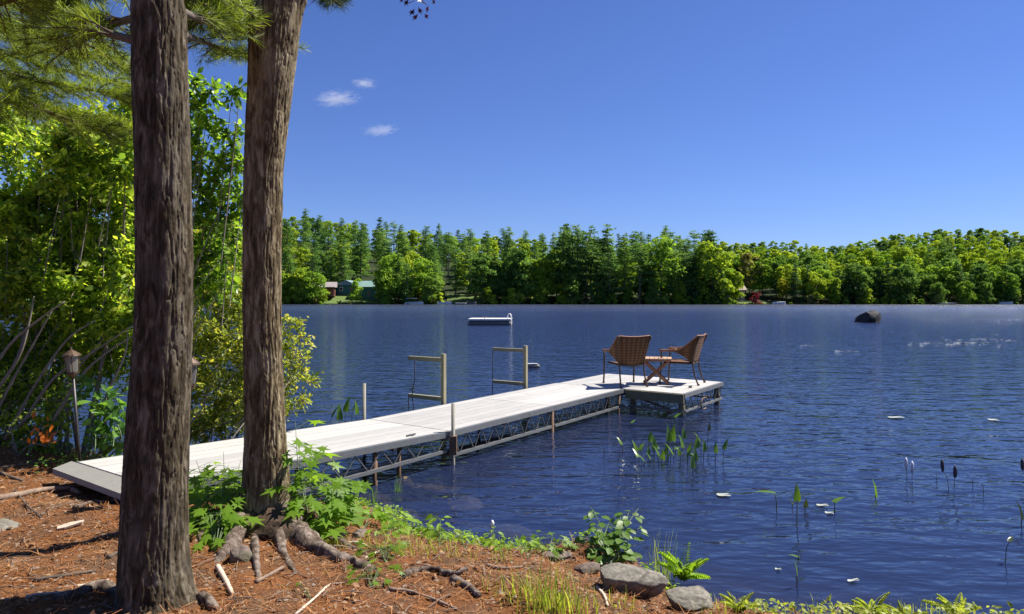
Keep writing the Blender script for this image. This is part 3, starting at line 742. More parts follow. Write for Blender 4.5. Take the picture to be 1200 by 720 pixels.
D1, D2 = 3.55, 4.75
t1 = empty('pine_tree', (W(185, 705, D1).x, D1, g1(W(185, 705, D1).x, D1)), 'straight dark pine trunk nearest the camera, left of the leaning one', 'tree')
SPEC1 = [(0, 157, 216), (100, 159, 219), (200, 161, 222), (300, 162, 224), (400, 159, 222), (500, 152, 220), (540, 149, 218), (600, 145, 217), (650, 143, 218), (690, 142, 222), (715, 138, 230), (740, 130, 240)]
me, C1, Z1 = bark_trunk('trunk', SPEC1, D1, M_bark1, 3, flare=.45, zbase=.12, lobes=((0.2, 1.0), (1.9, .6), (3.6, .8), (5.2, .7)))
obj('trunk', me, M_bark1, t1, True)
t2 = empty('pine_tree', (W(313, 612, D2).x, D2, g1(W(313, 612, D2).x, D2)), 'warm brown leaning trunk with bare spreading roots at the bank edge', 'tree')
SPEC2 = [(0, 294, 355), (50, 292, 349), (100, 291, 343), (150, 289, 337), (200, 287, 331), (300, 285, 328), (400, 286, 329), (500, 288, 333), (560, 286, 337), (590, 284, 341), (612, 280, 346), (640, 276, 350)]
me, C2, Z2 = bark_trunk('trunk', SPEC2, D2, M_bark2, 12, flare=1.15, zbase=.14, lobes=((-.2, 1.2), (-1.1, .8), (-2.3, 1.1), (3.5, 1.0), (1.2, .6)))
obj('trunk', me, M_bark2, t2, True)
# bark scar on the first trunk's right side
def root(parent, pix, r0, r1, name='root', mat=None, sink=.3, d=None):
    P = [hit(*p) for p in pix]; P = [p + Vector((0, 0, r0 * (1 - sink) * (1 - i / len(P)) )) for i, p in enumerate(P)]
    P = curve(P, 18); n = len(P); m = MB()
    rad = [r0 + (r1 - r0) * (i / (n - 1)) ** .8 for i in range(n)]
    rad = [q * (1 + .22 * (noise(i * .7, r0 * 100, 0, 4) - .5) * 2) for i, q in enumerate(rad)]
    m.tube(P, rad, 9); o = m.build(name, mat or M_root, parent, True, True if parent else False)
    return o
B2 = Vector((W(313, 605, D2).x, D2 - .05, .52))
def root_from(parent, start, pix, r0, r1):
    P = [start] + [hit(*p) + Vector((0, 0, r1 * (.5 if i < len(pix) - 1 else -1.5))) for i, p in enumerate(pix)]; P = curve(P, 44); n = len(P)
    rad = [(r0 + (r1 - r0) * (i / (n - 1)) ** .6) * (1 + .22 * (float(noise(i * .3, r0 * 90, len(pix), 4)) - .5)) for i in range(n)]
    # gnarled: extra rings and a noisy skin
    m = MB(); m.tube(P, rad, 14); V = np.array(m.v); V += (np.stack([fbm(V[:, 0] * 11, V[:, 1] * 11, V[:, 2] * 11, 4, s) for s in (1, 2, 3)], -1) - .5) * r0 * .9
    m.v = [tuple(v) for v in V]
    return m.build('root', M_root, parent, True, True)
def root_plate():
    import bmesh
    bm = bmesh.new(); bmesh.ops.create_icosphere(bm, subdivisions=5, radius=1); V = np.array([v.co[:] for v in bm.verts]); F = np.array([[v.index for v in f.verts] for f in bm.faces]); bm.free()
    a = np.arctan2(V[:, 1], V[:, 0]); f = 1 + .30 * (fbm(V[:, 0] * 2.2, V[:, 1] * 2.2, V[:, 2] * 2.2, 4, 71) - .5) * 2 + .10 * np.sin(a * 7 + 1) * (1 - np.abs(V[:, 2])) + .16 * (fbm(V[:, 0] * 8, V[:, 1] * 8, V[:, 2] * 8, 3, 72) - .5)
    V = V * f[:, None] * np.array([.36, .30, .20]) + np.array([B2.x - .03, B2.y, .37])
    obj('root_plate', mesh('root_plate', V, F, True), M_plate, t2, True)
M_plate = mat_rock('soil_and_roots', (.018, .012, .008), (.12, .075, .045), .5)
root_plate()
root_from(t2, B2 + Vector((.15, -.02, -.03)), [(352, 634), (392, 655), (425, 668), (462, 690)], .10, .026)
root_from(t2, B2 + Vector((.10, -.08, -.08)), [(333, 650), (345, 672)], .055, .015)
root_from(t2, B2 + Vector((-.14, -.06, -.06)), [(272, 640), (250, 662)], .085, .03)
root_from(t2, B2 + Vector((-.15, .05, -.03)), [(250, 622), (228, 640)], .07, .02)
root_from(t2, B2 + Vector((.16, .03, -.06)), [(372, 624), (405, 640), (440, 650)], .05, .012)
root_from(t2, B2 + Vector((-.04, -.12, -.12)), [(300, 655), (302, 682)], .04, .012)
B1 = Vector((W(185, 715, D1).x, D1, .36))
root_from(t1, B1 + Vector((-.16, .05, -.02)), [(120, 690), (90, 697), (40, 703)], .055, .015)
root_from(t1, B1 + Vector((.18, .0, -.03)), [(238, 705), (262, 716)], .05, .02)

# boughs of needles at the top of the picture
needle_boughs(t1, [([W(158, 48, D1 + .05), W(120, 36, 3.75), W(85, 16, 3.9), W(50, -2, 4.1), W(5, -26, 4.3)], .42, 60),
                   ([W(162, 20, D1 + .08), W(130, 30, 4.0), W(80, 55, 4.6), W(40, 62, 5.0)], .45, 60),
                   ([W(165, -90, D1 + .1), W(100, -60, 3.7), W(40, -10, 4.0), W(-30, 15, 4.3)], .5, 80)], M_needle, 5)
needle_boughs(t1, [([W(210, 12, D1 + .1), W(232, 22, 4.0), W(262, 33, 4.6), W(292, 40, 5.2), (W(330, 52, 5.9))], .38, 62),
                   ([W(212, 40, D1 + .2), W(236, 48, 4.6), W(262, 58, 5.4), W(284, 66, 6.0)], .40, 40),
                   ([W(212, -10, D1 + .2), W(240, 5, 4.8), W(285, 22, 6.2)], .5, 60),
                   ([W(208, -30, D1 + .1), W(240, -14, 4.2), W(275, 2, 5.0), W(300, 5, 5.6)], .42, 60)], M_needle, 6)
needle_boughs(t2, [([W(335, -60, D2), W(350, -34, 4.9), W(372, -12, 5.2), W(392, 2, 5.5)], .26, 34)], M_needle_dark, 7)
# higher boughs of both pines, above the picture
hb = []
for k in range(9):
    z = 6.6 + k * .32; a = k * 2.4; L = 1.9 - .1 * k; c = np.interp(z, Z1, C1)
    hb.append(([Vector((c, D1, z)), Vector((c + math.cos(a) * L * .5, D1 + math.sin(a) * L * .5, z + .15)), Vector((c + math.cos(a) * L, D1 + math.sin(a) * L, z + .05))], .5, 26))
needle_boughs(t1, hb, M_needle, 8)
hb = []
for k in range(9):
    z = 6.8 + k * .3; a = k * 2.4 + 1; L = 1.9 - .1 * k; c = np.interp(z, Z2, C2)
    hb.append(([Vector((c, D2, z)), Vector((c + math.cos(a) * L * .5, D2 + math.sin(a) * L * .5, z + .15)), Vector((c + math.cos(a) * L, D2 + math.sin(a) * L, z + .05))], .5, 26))
needle_boughs(t2, hb, M_needle, 9)
# a third pine whose trunk stands left of the picture and whose boughs reach in
t3x, t3y = -5.6, 5.6
t3 = empty('pine_tree', (t3x, t3y, g1(t3x, t3y)), 'pine whose long needled boughs reach in from the left edge', 'tree')
m = MB(); P3 = [(t3x, t3y, .2), (t3x + .02, t3y, 2.5), (t3x - .05, t3y, 5), (t3x, t3y, 10)]; m.tube(curve(P3, 24), list(np.linspace(.19, .05, 25)), 16); m.build('trunk', M_bark1, t3, True, True)
needle_boughs(t3, [([Vector((t3x, t3y, 3.3)), W(-60, 78, 5.5), W(0, 84, 5.4), W(52, 97, 5.3), W(110, 106, 5.2), W(156, 114, 5.2)], .42, 80),
                   ([Vector((t3x, t3y, 2.9)), W(-60, 80, 5.2), W(0, 100, 5.0), W(40, 124, 4.9), W(85, 142, 4.9), W(122, 153, 4.9)], .42, 72),
                   ([Vector((t3x, t3y, 4.0)), W(-70, 20, 5.8), W(0, 30, 5.9), W(60, 48, 6.0), W(120, 66, 6.0), W(160, 80, 6.0)], .5, 105),
                   ([Vector((t3x, t3y, 3.0)), W(-60, 110, 6.2), W(0, 118, 6.4), W(60, 128, 6.6), W(120, 140, 6.6), W(160, 150, 6.6)], .5, 70),
                   ([Vector((t3x, t3y, 3.6)), W(-60, 50, 6.2), W(0, 62, 6.4), W(70, 82, 6.6), W(150, 98, 6.8)], .5, 80),
                   ([Vector((t3x, t3y, 4.3)), W(-70, -20, 5.3), W(0, -5, 5.2), W(50, 8, 5.2), W(95, 28, 5.2)], .5, 90)], M_needle, 10, 1.15)

# dark red leaves hanging in from above
t4 = empty('maple_tree', (2.6, 1.2, g1(2.6, 1.2)), 'dark red leaved maple whose twig tip hangs in at the top', 'tree')
tip = W(500, 6, 3.9)
m = MB(); m.tube(curve([(2.6, 1.2, .1), (2.62, 1.25, 2.2), (2.5, 1.4, 4.2), (2.4, 1.5, 5.4)], 20), list(np.linspace(.09, .03, 21)), 10); m.build('trunk', M_bark2, t4, True, True)
m = MB(); m.tube(curve([(2.5, 1.4, 4.2), (1.7, 2.2, 4.55), (.7, 3.2, 4.45), (-.1, 3.7, 4.1), W(492, -14, 3.9), tip], 30), list(np.linspace(.03, .002, 31)), 6)
m.tube([W(492, -10, 3.9), W(484, 2, 3.88), W(478, 4, 3.86)], .002, 4); m.build('branch', M_twig, t4, True, True)
def maple_leaf_template():
    V = [(0, 0, 0)]; ang = [(-150, .35), (-115, .30), (-100, .62), (-70, .34), (-52, .86), (-24, .42), (0, 1.12), (24, .42), (52, .86), (70, .34), (100, .62), (115, .30), (150, .35)]
    for a, r in ang: V.append((math.sin(R(a)) * r * .5, .42 + math.cos(R(a)) * r * .5, .05 - .10 * abs(math.sin(R(a))) * r - .05 * max(0, math.cos(R(a)) * r)))
    V.append((0, .42, 0.03)); c = len(V) - 1
    F = [(c, i + 1, i) for i in range(1, len(V) - 2)] + [(c, 1, 0), (c, 0, len(V) - 2)]
    return np.array(V, float), np.array(F)
MAPLE = maple_leaf_template()
ml = mesh('leaf', MAPLE[0], MAPLE[1]); ml.materials.append(M_redleaf)
for (px_, py_, s) in [(486, 14, .06), (490, 20, .055), (474, 0, .05), (479, 3, .05), (494, 2, .06), (502, 10, .055), (490, 12, .05), (506, 4, .045), (498, -6, .06), (484, -6, .06), (509, -4, .06), (497, 20, .045)]:
    o = obj('leaf', ml, None, t4); o.location = W(px_, py_ - 4, 3.88 + rng.uniform(-.06, .06)) - t4.location; o.scale = (s,) * 3
    o.rotation_euler = (R(rng.uniform(-125, -65)), R(rng.uniform(-50, 50)), R(rng.uniform(-40, 40)))
V, F = [], []
rr = np.random.default_rng(3)
for base in [(2.4, 1.5, 5.4), (2.5, 1.4, 4.6), (1.7, 2.0, 4.9), (2.9, 1.0, 5.0), (2.2, 1.0, 5.6)]:
    pass

# ------------------------------------------------------------------ shrubs on the left bank
def clumps_shrub(name, base, clumps, mat, label, leaf=.055, per=260, seed=1, stem=.022, stemmat=None, tmpl=LEAF, group=None, stems=6, cat='shrub', droop=.2):
    r = np.random.default_rng(seed); e = empty(name, base, label, cat, group)
    ends = []
    P, N, A = [], [], []
    mb = [MB() for _ in range(stems)]; tw = MB()
    order = sorted(clumps, key=lambda c: c[0])
    for ci, (px_, py_, d, rad) in enumerate(order):
        c = W(px_, py_, d); k = int(ci * stems / len(order))
        b = Vector(base) + Vector(((k - stems / 2) * .07, r.uniform(-.1, .1), -.1))
        mid = b.lerp(c, .5) + Vector((r.uniform(-.32, .32), r.uniform(-.3, .3), .25 * r.random() * (c - b).length * .5))
        C = curve([b, b.lerp(mid, .55) + Vector((0, 0, .1)), mid, c], 14); L = len(C)
        main = ci % max(1, len(order) // stems) == 0
        if main: mb[k].tube(C, [stem * (1 - .8 * i / (L - 1)) * (.5 + .5 * r.random()) + .003 for i in range(L)], 6, False)
        else: tw.tube(C[-4:], [.006, .005, .004, .003], 5, False)
        cl = np.array(c)
        cl = np.array(c); nt_ = 13
        dv = unit(r.normal(size=(nt_, 3)) + np.array([0, 0, .25])); ln = rad * r.uniform(.7, 1.2, nt_)
        for q in range(nt_):
            e2 = cl + dv[q] * ln[q]; bend = np.array([0, 0, -.12 * ln[q]])
            if q < 7: tw.tube([Vector(cl), Vector(cl + dv[q] * ln[q] * .55 + bend * .2), Vector(e2 + bend)], [.005, .0035, .002], 4, False)
        n = int(per * 2.3 * (rad / .35) ** 2); ti = r.integers(0, nt_, n); u = r.uniform(.12, 1.05, n)
        P.append(cl + dv[ti] * (ln[ti] * u)[:, None] + np.array([0, 0, -.12]) * (ln[ti] * u * u)[:, None] + r.normal(size=(n, 3)) * (.10 * rad + .012))
        N.append(unit(r.normal(size=(n, 3)) * .5 + np.array([0, 0, .9])))
        A.append(unit(dv[ti] * .8 + r.normal(size=(n, 3)) * .7 + np.array([0, 0, -droop])))
    for k in range(stems):
        if mb[k].v: mb[k].build('stem', stemmat or M_stem_grey, e, True, True)
    tag(tw.build('twigs', stemmat or M_stem_grey, e, True, True), kind='stuff')
    P = np.concatenate(P); N = np.concatenate(N); A = np.concatenate(A)
    g = gz(P[:, 0], P[:, 1]); P[:, 2] = np.maximum(P[:, 2], np.maximum(g, 0) + .04)
    V, F = scatter(tmpl[0], tmpl[1], P, frames(A, N), r.uniform(.55, 1.2, len(P)) * leaf * np.where(r.random(len(P)) < .15, 1.45, 1))
    tag(obj('leaves', mesh('leaves', V, F), mat, e, True), kind='stuff')
    return e
def fill(poly, d0, d1, rad, n, seed):
    """clump centres spread over a region given by corner pixels"""
    r = np.random.default_rng(seed); out = []; xs = [p[0] for p in poly]; ys = [p[1] for p in poly]; tries = 0
    while len(out) < n and tries < 8000:
        tries += 1; x, y = r.uniform(min(xs), max(xs)), r.uniform(min(ys), max(ys)); ins = False; j = len(poly) - 1
        for i in range(len(poly)):
            if (poly[i][1] > y) != (poly[j][1] > y) and x < (poly[j][0] - poly[i][0]) * (y - poly[i][1]) / (poly[j][1] - poly[i][1]) + poly[i][0]: ins = not ins
            j = i
        if ins and all(math.hypot(x - o[0], y - o[1]) > 16 for o in out): out.append((x, y, r.uniform(d0, d1), rad * r.uniform(.7, 1.25)))
    return out
def gb(x, y): return (x, y, max(0.0, g1(x, y)))
ts1 = clumps_shrub('tall_shrub', gb(-5.6, 7.3), fill([(-60, 140), (20, 140), (75, 150), (95, 260), (90, 400), (40, 470), (-60, 470)], 7.2, 9.2, .32, 66, 1), M_shrub,
             'tall dense green shrub at the left edge behind the lamp', .076, 270, 1, .026, stems=9, tmpl=LEAF8)
clumps_shrub('tall_shrub', gb(-4.85, 7.6), fill([(70, 160), (120, 135), (160, 125), (178, 200), (178, 430), (140, 440), (90, 410)], 7.4, 9.0, .32, 52, 2), M_shrub,
             'tall green shrub filling the gap just left of the straight trunk', .076, 270, 2, .026, stems=8, tmpl=LEAF8)
clumps_shrub('sapling', gb(-3.55, 7.1), [(228, 100, 7.1, .14), (246, 108, 7.1, .12), (272, 112, 7.0, .12), (282, 104, 7.0, .08), (236, 128, 7.1, .18), (228, 160, 7.2, .2), (252, 150, 7.2, .16), (275, 158, 7.1, .15), (230, 190, 7.2, .22),
              (258, 185, 7.2, .2), (280, 190, 7.1, .14), (235, 225, 7.3, .26), (265, 218, 7.3, .24), (284, 232, 7.2, .16), (240, 260, 7.4, .28), (268, 262, 7.3, .26), (232, 295, 7.4, .28), (262, 300, 7.4, .26), (236, 335, 7.5, .26), (262, 332, 7.5, .2)], M_sapling,
             'slender sapling with broad shiny leaves between the two trunks', .085, 210, 3, .012, tmpl=LEAF8, stems=2, cat='sapling')
clumps_shrub('tall_shrub', gb(-3.9, 7.6), fill([(215, 260), (288, 270), (290, 490), (215, 500)], 7.6, 8.8, .26, 40, 4), M_alder,
             'yellow green bush leaning over the water between the two trunks', .055, 290, 4, .016, stems=5)
clumps_shrub('leaning_shrub', gb(-3.2, 7.05), [(340, 378, 7.8, .16), (352, 395, 7.8, .13), (335, 410, 7.9, .2), (352, 428, 7.9, .2), (362, 448, 7.8, .12), (340, 452, 7.9, .2), (335, 478, 7.9, .18), (352, 470, 7.9, .13), (318, 390, 8, .2), (315, 430, 8, .24), (318, 470, 8, .22),
              (300, 400, 8, .22), (290, 450, 8, .24), (285, 490, 8, .18), (262, 500, 7.9, .2), (240, 502, 7.8, .18), (270, 470, 8, .2)], M_alder,
             'light green bush right behind the leaning trunk, reaching over the water', .055, 290, 5, .014, stems=5)
clumps_shrub('low_shrub', gb(-5.4, 6.75), fill([(-40, 440), (60, 455), (75, 500), (50, 525), (-40, 520)], 6.9, 7.3, .20, 22, 6), M_shrub,
             'low dark shrub at the left edge behind the orange leaves', .05, 210, 6, .012, stems=4)
clumps_shrub('leafy_herb', gb(-4.05, 6.55), [(105, 455, 6.7, .13), (125, 470, 6.6, .16), (112, 490, 6.6, .14), (135, 492, 6.6, .15), (120, 512, 6.6, .13), (140, 515, 6.6, .12), (108, 508, 6.7, .10), (150, 500, 6.6, .12)], M_herb,
             'bright broad leaved plant right of the path lamp', .10, 95, 7, .008, tmpl=LEAF8, stemmat=M_stemgreen, stems=3, cat='plant')
clumps_shrub('low_shrub', gb(-4.75, 6.6), [(60, 470, 7.0, .15), (80, 480, 7.0, .14), (70, 505, 6.9, .14), (50, 505, 6.9, .14), (88, 455, 7.1, .14)], M_shrub,
             'narrow leaved green shrub around the foot of the path lamp', .07, 120, 8, .008, stems=3, tmpl=LEAF8)
clumps_shrub('tall_shrub', gb(-7.2, 8.6), fill([(-200, 120), (-60, 140), (-60, 470), (-200, 480)], 8, 9.5, .4, 30, 9), M_shrub, 'big shrub past the left edge of the picture', .065, 220, 9, .03, stems=6)

# bare crooked stems of the tall shrub showing under its leaves
for pts in [[(-14, 505), (10, 455), (38, 405), (62, 362)], [(6, 512), (40, 452), (78, 402), (112, 378)], [(24, 500), (62, 448), (102, 418), (158, 378)], [(-10, 470), (22, 420), (34, 380), (40, 345)], [(60, 500), (96, 440), (128, 408), (165, 392)],
            [(110, 520), (122, 470), (146, 420), (150, 385)], [(-16, 440), (14, 400), (52, 372), (76, 356)]]:
    m = MB(); C = curve([W(x, y, 6.86 + .03 * i) + Vector((0, 0, rng.uniform(-.03, .03))) for i, (x, y) in enumerate(pts)], 15); m.tube(C, list(np.linspace(.017, .006, len(C))), 7); m.build('stem', M_stem_grey, ts1, True, True)

# ------------------------------------------------------------------ the dock (a runs out along the walkway, b across it, to the right)
ZD = .39
DU = Vector((.58, .8146, 0)); DV = Vector((.8146, -.58, 0)); DO = Vector((-1.88, 8.9, 0)); DW = 1.42
def D(a, b, z): return DO + DU * a + DV * b + Vector((0, 0, z))
dock = empty('dock', (DO.x, DO.y, 0), 'pale L shaped dock with lattice sides running out into the lake', 'dock')
def deck_section(a0, a1, b0, b1, z0, z1, n, along=True, gap=.006, name='deck_section'):
    """side frame with boards as sub-parts; z0 at a0, z1 at a1"""
    m = MB(); t = .03
    def zz(a): return z0 + (z1 - z0) * (a - a0) / (a1 - a0)
    for b in (b0 + .02, b1 - .02): m.beam(D(a0, b, z0 - .036), D(a1, b, z1 - .036), .04, .066)
    for a in (a0 + .022, a1 - .022): m.beam(D(a, b0 + .042, zz(a) - t - .045), D(a, b1 - .042, zz(a) - t - .045), .04, .08)
    k = max(2, int((a1 - a0) / .8))
    for i in range(1, k): a = a0 + (a1 - a0) * i / k; m.beam(D(a, b0 + .042, zz(a) - t - .045), D(a, b1 - .042, zz(a) - t - .045), .04, .07)
    sec = m.build(name, M_alu, dock, False, True)
    b0 += .042; b1 -= .042
    w = ((b1 - b0) if along else (a1 - a0)) / n
    for i in range(n):
        q = MB(); lift = rng.uniform(0, .0015)
        if along: b = b0 + (i + .5) * w; q.beam(D(a0 + .003, b, z0 - t / 2 + lift), D(a1 - .003, b, z1 - t / 2 + lift), w - gap, t)
        else: a = a0 + (i + .5) * w; q.beam(D(a, b0, zz(a) - t / 2 + lift), D(a, b1, zz(a) - t / 2 + lift), w - gap, t)
        me = mesh('plank', q.v, q.f); me.materials.append(M_deck); o = bpy.data.objects.new('plank', me); COL.objects.link(o); o.parent = sec
        o.matrix_parent_inverse = Matrix.Translation(dock.location).inverted()
        o.matrix_parent_inverse = sec.matrix_parent_inverse.copy()
    return sec
def fixinv():      # sub-parts hold world coordinates: cancel their parents' transforms
    bpy.context.view_layer.update()
    for sec in dock.children:
        for o in sec.children: o.matrix_parent_inverse = sec.matrix_world.inverted()
GS = .035          # the shore section climbs a little
deck_section(-3.46, -.012, 0, DW, ZD + GS * 3.46, ZD, 8)
deck_section(0, 2.3, 0, DW, ZD, ZD, 8)
deck_section(2.304, 4.6, 0, DW, ZD, ZD, 8)
deck_section(4.612, 6.55, .04, 2.51, ZD, ZD, 12)
# grey ramp plate down to the ground
m = MB(); z1 = ZD + GS * 3.46
V = [D(-3.47, -.06, z1 - .004), D(-3.47, DW + .06, z1 - .004), D(-3.64, DW + .10, z1 - .045), D(-3.62, -.06, z1 - .04)]
V += [v - Vector((0, 0, .05)) for v in V]
m.add(V, [(0, 3, 2, 1), (4, 5, 6, 7), (0, 1, 5, 4), (1, 2, 6, 5), (2, 3, 7, 6), (3, 0, 4, 7)]); m.build('ramp', M_gang, dock, False, True)
def truss(a0, b0, a1, b1, z, h, n, mat=None):
    """lattice side: bottom rail and zigzag rods as one part each run"""
    m = MB(); P = lambda t, zz: D(a0 + (a1 - a0) * t, b0 + (b1 - b0) * t, zz)
    m.build
    rail = MB(); rail.beam(P(0, z - h), P(1, z - h), .035, .035); rail.build('bottom_rail', M_alu, dock, False, True)
    for i in range(n):
        t0, t1 = i / n, (i + 1) / n; tm = (t0 + t1) / 2
        q = MB(); q.tube([P(t0, z), P(tm, z - h)], .008, 5); q.tube([P(tm, z - h), P(t1, z)], .008, 5); q.build('brace', mat or M_steel, dock, False, True)
zt = ZD - .066
truss(.05, DW - .02, 2.25, DW - .02, zt, .23, 8); truss(2.35, DW - .02, 4.6, DW - .02, zt, .23, 8)
truss(.05, .02, 2.25, .02, zt, .23, 8); truss(2.35, .02, 4.6, .02, zt, .23, 8)
truss(4.65, DW + .05, 4.65, 2.46, zt, .23, 5); truss(4.65, 2.49, 6.5, 2.49, zt, .23, 7); truss(6.5, .1, 6.5, 2.46, zt, .23, 8); truss(4.65, .06, 6.5, .06, zt, .23, 6)
truss(-2.5, DW - .02, -.05, DW - .02, zt + .04, .20, 7)
def pipe(a, b, ztop, r=.024, mat=None, name='leg', zb=None):
    p = D(a, b, 0); z0 = zb if zb is not None else min(g1(p.x, p.y), -.2) - .15
    q = MB(); q.tube([D(a, b, z0), D(a, b, ztop)], r, 8); q.build(name, mat or M_steel, dock, True, True)
pipe(-.03, -.035, ZD + .46, .022, M_postlight, 'post'); pipe(-.0, DW + .035, ZD + .33, .022, M_postlight, 'post')
q = MB(); q.box(D(-.0, DW + .036, ZD - .16), (.085, .085, .22)); q.build('post_bracket', M_rust, dock, False, True)
q = MB(); q.box(D(-.03, -.036, ZD - .12), (.085, .085, .16)); q.build('post_bracket', M_rust, dock, False, True)
for a, b in ((2.3, DW - .03), (2.3, .03), (4.5, DW - .05), (-1.15, DW - .06), (-1.15, .06), (-.75, DW - .10)): pipe(a, b, ZD - .05, .026, M_rust)
def square_leg(a, b):
    q = MB(); q.beam(D(a, b, -1.3), D(a, b, ZD - .036), .085, .085, DU); q.build('leg', M_dockframe, dock, False, True)
for a, b in ((4.70, 2.42), (6.44, 2.42), (4.70, DW + .12), (6.44, .14), (5.6, 2.42)): square_leg(a, b) if (a, b) != (5.6, 2.42) else None
# timber fascia on the shaded front of the platform and a long cross brace
q = MB(); q.beam(D(4.585, DW + .03, ZD - .085), D(4.585, 2.50, ZD - .085), .03, .15); q.build('fascia', M_dockframe, dock, False, True)
q = MB(); q.beam(D(4.72, 1.7, ZD - .17), D(5.5, 2.3, -.15), .035, .035); q.build('brace', M_rust, dock, False, True)
q = MB(); q.beam(D(.15, DW - .25, .06), D(1.5, DW - .2, .05), .16, .03); q.build('cross_board', M_rust, dock, False, True)
q = MB(); q.beam(D(-2.4, DW - .1, .2), D(-.3, DW - .1, .16), .03, .05); q.build('lower_rail', M_alu, dock, False, True)
# cleats on the boards
for a, b in ((-.55, DW - .12), (5.4, 2.3)):
    q = MB(); c = D(a, b, ZD + .012); q.box(c, (.05, .03, .024)); q.beam(c + DU * -.07 + Vector((0, 0, .02)), c + DU * .07 + Vector((0, 0, .02)), .018, .014); q.build('cleat', M_steel, dock, False, True)
# a tilted hand rail ladder ring under the far right edge
P = [D(5.4 + .16 * math.cos(t), 2.55, .14 + .10 * math.sin(t)) for t in np.linspace(.6, 5.2, 15)]
q = MB(); q.tube(P, .012, 6); q.build('bumper_hook', M_rust, dock, True, True)
fixinv()

# mooring arms on the far edge of the walkway
def arms(a, label, rope):
    base = D(a, -.05, ZD); e = empty('mooring_rack', base, label, 'mooring rack', 'mooring frames on the far edge of the dock')
    q = MB(); q.beam(D(a, -.05, ZD - .3), D(a, -.05, ZD + .74), .058, .058, DU); q.build('post', M_postwood, e, False, True)
    for z in (ZD + .645, ZD + .06):
        q = MB(); q.beam(D(a, -.083, z + .005), D(a, -.76, z), .045, .06); q.build('arm', M_postwood, e, False, True)
    q = MB(); c = D(a, -.68, 0)
    if rope == 'hook':
        q.tube([D(a, -.64, ZD + .60), D(a, -.64, ZD + .3), D(a, -.685, ZD + .17), D(a, -.69, ZD + .02), D(a, -.66, ZD - .1), D(a, -.68, ZD - .36)], .008, 5)
        q.tube([D(a, -.64, ZD + .20), D(a - .03, -.72, ZD + .15), D(a, -.68, ZD + .12), D(a, -.64, ZD + .14)], .008, 5)
        q.tube([D(a, -.765, ZD + .05), D(a, -.775, ZD - .36)], .008, 5)
    else: q.tube([D(a, -.765, ZD + .65), D(a, -.77, ZD + .2), D(a, -.775, ZD - .38)], .008, 5)
    q.build('rope', M_rope, e, True, True)
arms(1.55, 'timber mooring frame with a knotted rope, nearer the shore', 'hook')
arms(3.72, 'timber mooring frame with one straight rope, nearer the chairs', 'plain')

